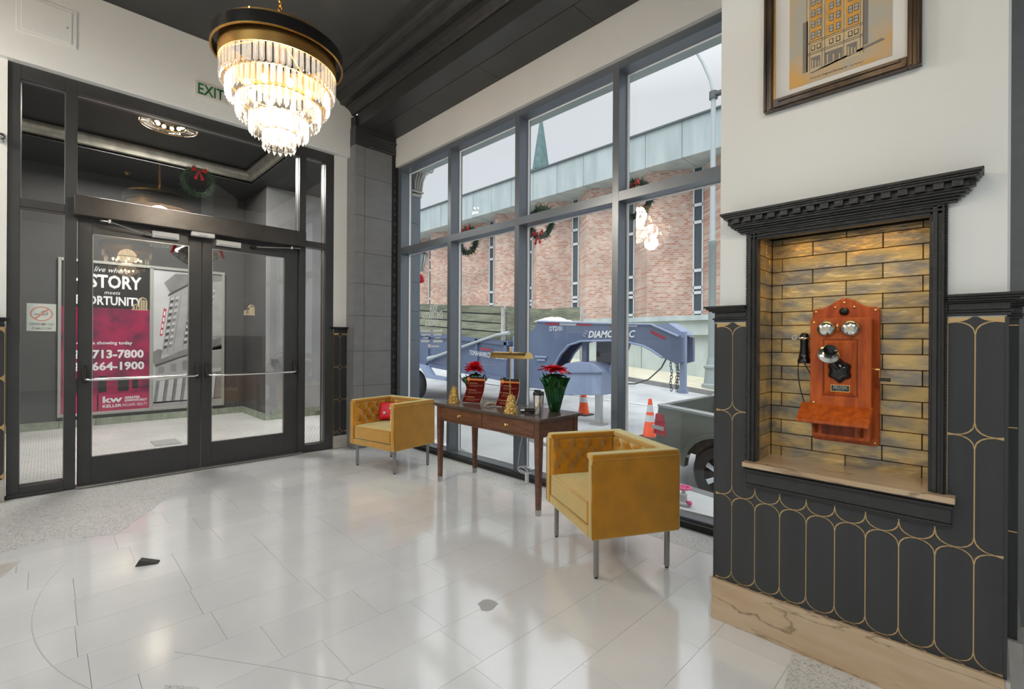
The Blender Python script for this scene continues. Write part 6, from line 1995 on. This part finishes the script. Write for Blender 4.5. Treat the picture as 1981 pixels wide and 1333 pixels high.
M().tube([(XT - .08, 11.43, 0.86), (XT - .08, 11.1, 0.93), (XT - .08, 9.6, 1.29), (XT - .08, 8.55, 1.53), (XT - .08, 8.1, 1.58)], 0.035, 8, rs=[.075, .045, .035, .035, .05]).build('tarp_arm', 'lamp_pole', tl_, smooth=True)
text('TOMAHAWKCRANES.COM', 'decal_white', tl_, (XT - .055, 9.62, 1.02), '-X', w=1.42, h=0.125, weight=0.0, tilt=R(-4))
flat('reflector_strip', 'reflector_red', body, [(9.2, 1.21), (8.75, 1.18), (8.75, 1.13), (9.2, 1.16)], '-X', XT - 0.052, 0.006)
# fenders and wheels
fen = [(10.30, 0.30), (10.30, 0.36), (11.15, 0.40), (11.45, 0.66), (12.0, 0.70), (13.4, 0.78), (13.9, 0.42), (13.9, 0.34), (13.3, 0.70), (12.0, 0.64), (11.48, 0.60), (11.20, 0.33)]
TP('fender', 'trailer_pale', fen, XT - .32, XT - .02)
for yy in (11.98, 12.92):
    zc = 0.08
    m = M()
    wt_ = M().lathe([(0.24, -.12), (0.40, -.12), (0.435, -.08), (0.44, 0), (0.435, .08), (0.40, .12), (0.24, .12)], n=32, cap=False)
    wt_.xf(Matrix.Translation((XT - .16, yy, zc)) @ Matrix.Rotation(PI / 2, 4, 'Y'))
    wh = wt_.build('wheel', 'tyre', tl_, smooth=True)
    M().lathe([(0.24, -.10), (0.22, -.05), (0.08, -.06), (0.06, -.12), (0.01, -.12)], n=24).xf(Matrix.Translation((XT - .16, yy, zc)) @ Matrix.Rotation(PI / 2, 4, 'Y')).build('rim', 'trailer_dark', wh, smooth=True)
# tarpaulin bundle and a board crate on the neck
tp_ = thing('tarpaulin', (XT + .5, 6.95, 1.66), 'crumpled pale pink tarpaulin lying on the trailer neck', 'tarpaulin')
m = M()
m.grid(lambda a, b: (XT + .02 + .48 * a, 6.45 + 0.95 * b, 1.835 - .03 * (1 - b) + (math.sin(PI * a) ** .6) * (math.sin(PI * min(1, b * .95 + .03)) ** .7) * (0.03 + 0.13 * b + 0.05 * noise.noise(Vector((a * 6, b * 7, 3))) + 0.03 * math.sin(11 * b + 7 * a))), 24, 24)
m.build('folds', 'tarp', tp_, smooth=True, fix=False)
cr2 = thing('board_screen', (10.6, 8.6, 0), 'low dark board fence with pale posts behind the trailer neck', 'fence')
g0 = gz(10.7, 8.6)
for k in range(2):
    B('board', 'deck_wood', cr2, 10.68, 10.73, 8.05 + k * 1.0, 9.02 + k * 1.0, 1.98, 2.36)
for yy in (8.0, 9.03, 10.05):
    B('post', 'marble_pale', cr2, 10.60, 10.68, yy - .04, yy + .02, g0, 2.38)

# ---- pickup truck (only its bed shows through the window)
XA, XZ = 5.9, 7.8
gt = gz(5.9, 1.2) - 0.02
pk = thing('pickup_truck', (6.85, 1.2, gt), 'dark olive pickup truck parked at the kerb with its open bed towards the trailer', 'truck')
def sl_(Y): return 0.085 * (Y - 3.13)
def PP(nm, mt, pts, x0, x1, par=None, **k): return M().prism([(a, b + sl_(a)) for a, b in pts], 'x', x0, x1).build(nm, mt, par or pk, **k)
wc, wz, wr2 = 2.30, -0.215, 0.46
arch = [(wc + wr2 * math.cos(a / 12 * PI), wz + wr2 * math.sin(a / 12 * PI)) for a in range(0, 13)]
side = [(3.14, 0.50), (3.16, 0.35), (3.19, -0.12), (2.80, -0.22), (wc + wr2 + .01, -0.22)] + arch + [(wc - wr2 - .01, -0.22), (0.95, -0.22), (0.95, 0.50)]
bs = PP('bed_side', 'truck_paint', side, XA, XA + .10, bev=0.012)
PP('bed_side', 'truck_paint', side, XZ - .10, XZ)
PP('bed_rail', 'truck_trim', [(3.15, 0.49), (3.15, 0.53), (0.95, 0.53), (0.95, 0.49)], XA - .01, XA + .13, bev=0.012)
PP('bed_rail', 'truck_trim', [(3.15, 0.49), (3.15, 0.53), (0.95, 0.53), (0.95, 0.49)], XZ - .13, XZ + .01, bev=0.012)
PP('tailgate', 'truck_paint', [(3.16, 0.52), (3.20, -0.05), (3.12, -0.05), (3.10, 0.52)], XA + .08, XZ - .08, bev=0.01)
PP('bed_floor', 'bed_liner', [(3.10, -0.05), (0.95, -0.05), (0.95, 0.0), (3.10, 0.0)], XA + .1, XZ - .1)
PP('bed_liner', 'bed_liner', [(3.08, 0.0), (0.97, 0.0), (0.97, 0.49), (3.08, 0.49)], XZ - .13, XZ - .10)
PP('bed_liner', 'bed_liner', [(3.08, 0.0), (0.97, 0.0), (0.97, 0.49), (3.08, 0.49)], XA + .10, XA + .13)
PP('front_wall', 'bed_liner', [(1.0, 0.0), (0.95, 0.0), (0.95, 0.49), (1.0, 0.49)], XA + .1, XZ - .1)
PP('bumper', 'truck_trim', [(3.20, -0.10), (3.34, -0.12), (3.34, -0.26), (3.18, -0.26)], XA + .03, XZ - .03, bev=0.03)
PP('crease', 'truck_paint', [(3.18, 0.05), (2.70, 0.045), (2.70, 0.065), (3.18, 0.07)], XA - .012, XA + .01)
arc_o = [(wc + (wr2 + .055) * math.cos(a / 12 * PI), wz + (wr2 + .055) * math.sin(a / 12 * PI)) for a in range(13)]
PP('wheel_arch', 'truck_paint', arc_o + arch[::-1], XA - .03, XA + .05, bev=0.008)
PP('arch_liner', 'tyre', [(wc + (wr2 - .005) * math.cos(a / 12 * PI), wz + (wr2 - .005) * math.sin(a / 12 * PI)) for a in range(13)], XA + .28, XA + .34)
tlm = PP('tail_light', 'tail_red', [(3.175, 0.40), (3.205, 0.12), (3.02, 0.11), (3.02, 0.16), (3.06, 0.40)], XA - .015, XA + .12, bev=0.012)
PP('reverse_lens', 'reflector_pale', [(3.215, 0.24), (3.22, 0.19), (3.05, 0.185), (3.05, 0.235)], XA - .022, XA + .10, par=tlm)
PP('side_marker', 'reflector_pale', [(2.70, -0.05), (2.78, -0.05), (2.78, -0.085), (2.70, -0.085)], XA - .004, XA + .01)
for yy in (wc, -0.75):
    z_ = wz + sl_(wc) if yy == wc else gt + .40
    w_ = M().lathe([(0.23, -.13), (0.35, -.13), (0.385, -.08), (0.39, 0), (0.385, .08), (0.35, .13), (0.23, .13)], n=36, cap=False)
    w_.xf(Matrix.Translation((XA + .16, yy, z_)) @ Matrix.Rotation(PI / 2, 4, 'Y'))
    wh = w_.build('wheel', 'tyre', pk, smooth=True)
    m = M().lathe([(0.27, -.128), (0.245, -.128), (0.235, -.09), (0.235, -.02)], n=36, cap=False)
    m.lathe([(0.05, -.115), (0.045, -.12), (0.01, -.12)], n=16, cap=False)
    for k in range(6):
        a = 2 * PI * k / 6
        ca, sa = math.cos(a), math.sin(a)
        n_ = len(m.v)
        vs = []
        for rr, wd_, zz in ((0.04, 0.020, -.112), (0.245, 0.036, -.115)):
            for sg in (-1, 1):
                vs += [(rr * ca - sg * wd_ * sa, rr * sa + sg * wd_ * ca, zz), (rr * ca - sg * wd_ * sa, rr * sa + sg * wd_ * ca, zz + .03)]
        m.add(vs, [(0, 4, 6, 2), (1, 3, 7, 5), (0, 1, 5, 4), (2, 6, 7, 3)])
    m.xf(Matrix.Translation((XA + .16, yy, z_)) @ Matrix.Rotation(PI / 2, 4, 'Y'))
    m.build('rim', 'chrome', wh)
    M().cyl((XA + .2, yy, z_), (XA + .22, yy, z_), 0.24, n=24).build('brake_disc', 'trailer_dark', wh)
# cab, hidden behind the phone pilaster from here
PP('cab', 'truck_paint', [(0.93, -0.25), (0.93, 0.50), (0.80, 1.05), (-0.55, 1.08), (-1.15, 0.55), (-2.2, 0.48), (-2.35, 0.05), (-2.3, -0.25)], XA + .02, XZ - .02, bev=0.04)
PP('cab_window', 'far_glass', [(0.70, 0.55), (0.66, 0.98), (-0.48, 1.0), (-0.95, 0.57)], XA + .0, XA + .03)

# ---- standpipe with a pink hand wheel on the near pavement
zf = -0.235 + 0.07 * 1.93
sv = thing('standpipe', (4.1, 1.93, zf), 'short grey standpipe with a pink hand wheel on the pavement outside', 'standpipe')
M().lathe([(0.070, 0), (0.070, 0.02), (0.045, 0.03), (0.035, 0.035), (0.030, 0.085), (0.035, 0.09), (0.02, 0.10), (0.012, 0.15)], (4.1, 1.93, zf), 20).build('pipe_body', 'pale_paint', sv, smooth=True)
m = M().torus((4.1, 1.93, zf + .15), 0.062, 0.010, 'z', 28, 8)
for k in range(5):
    a = 2 * PI * k / 5
    m.cyl((4.1, 1.93, zf + .15), (4.1 + .06 * math.cos(a), 1.93 + .06 * math.sin(a), zf + .15), 0.007, n=6)
m.build('hand_wheel', 'pink_paint', sv, smooth=True)
M().cyl((4.1, 1.93, zf + .03), (4.08, 1.865, zf + .03), 0.014, n=10).sphere((4.08, 1.862, zf + .03), 0.022, 8, 6).build('side_valve', 'pink_paint', sv, smooth=True)
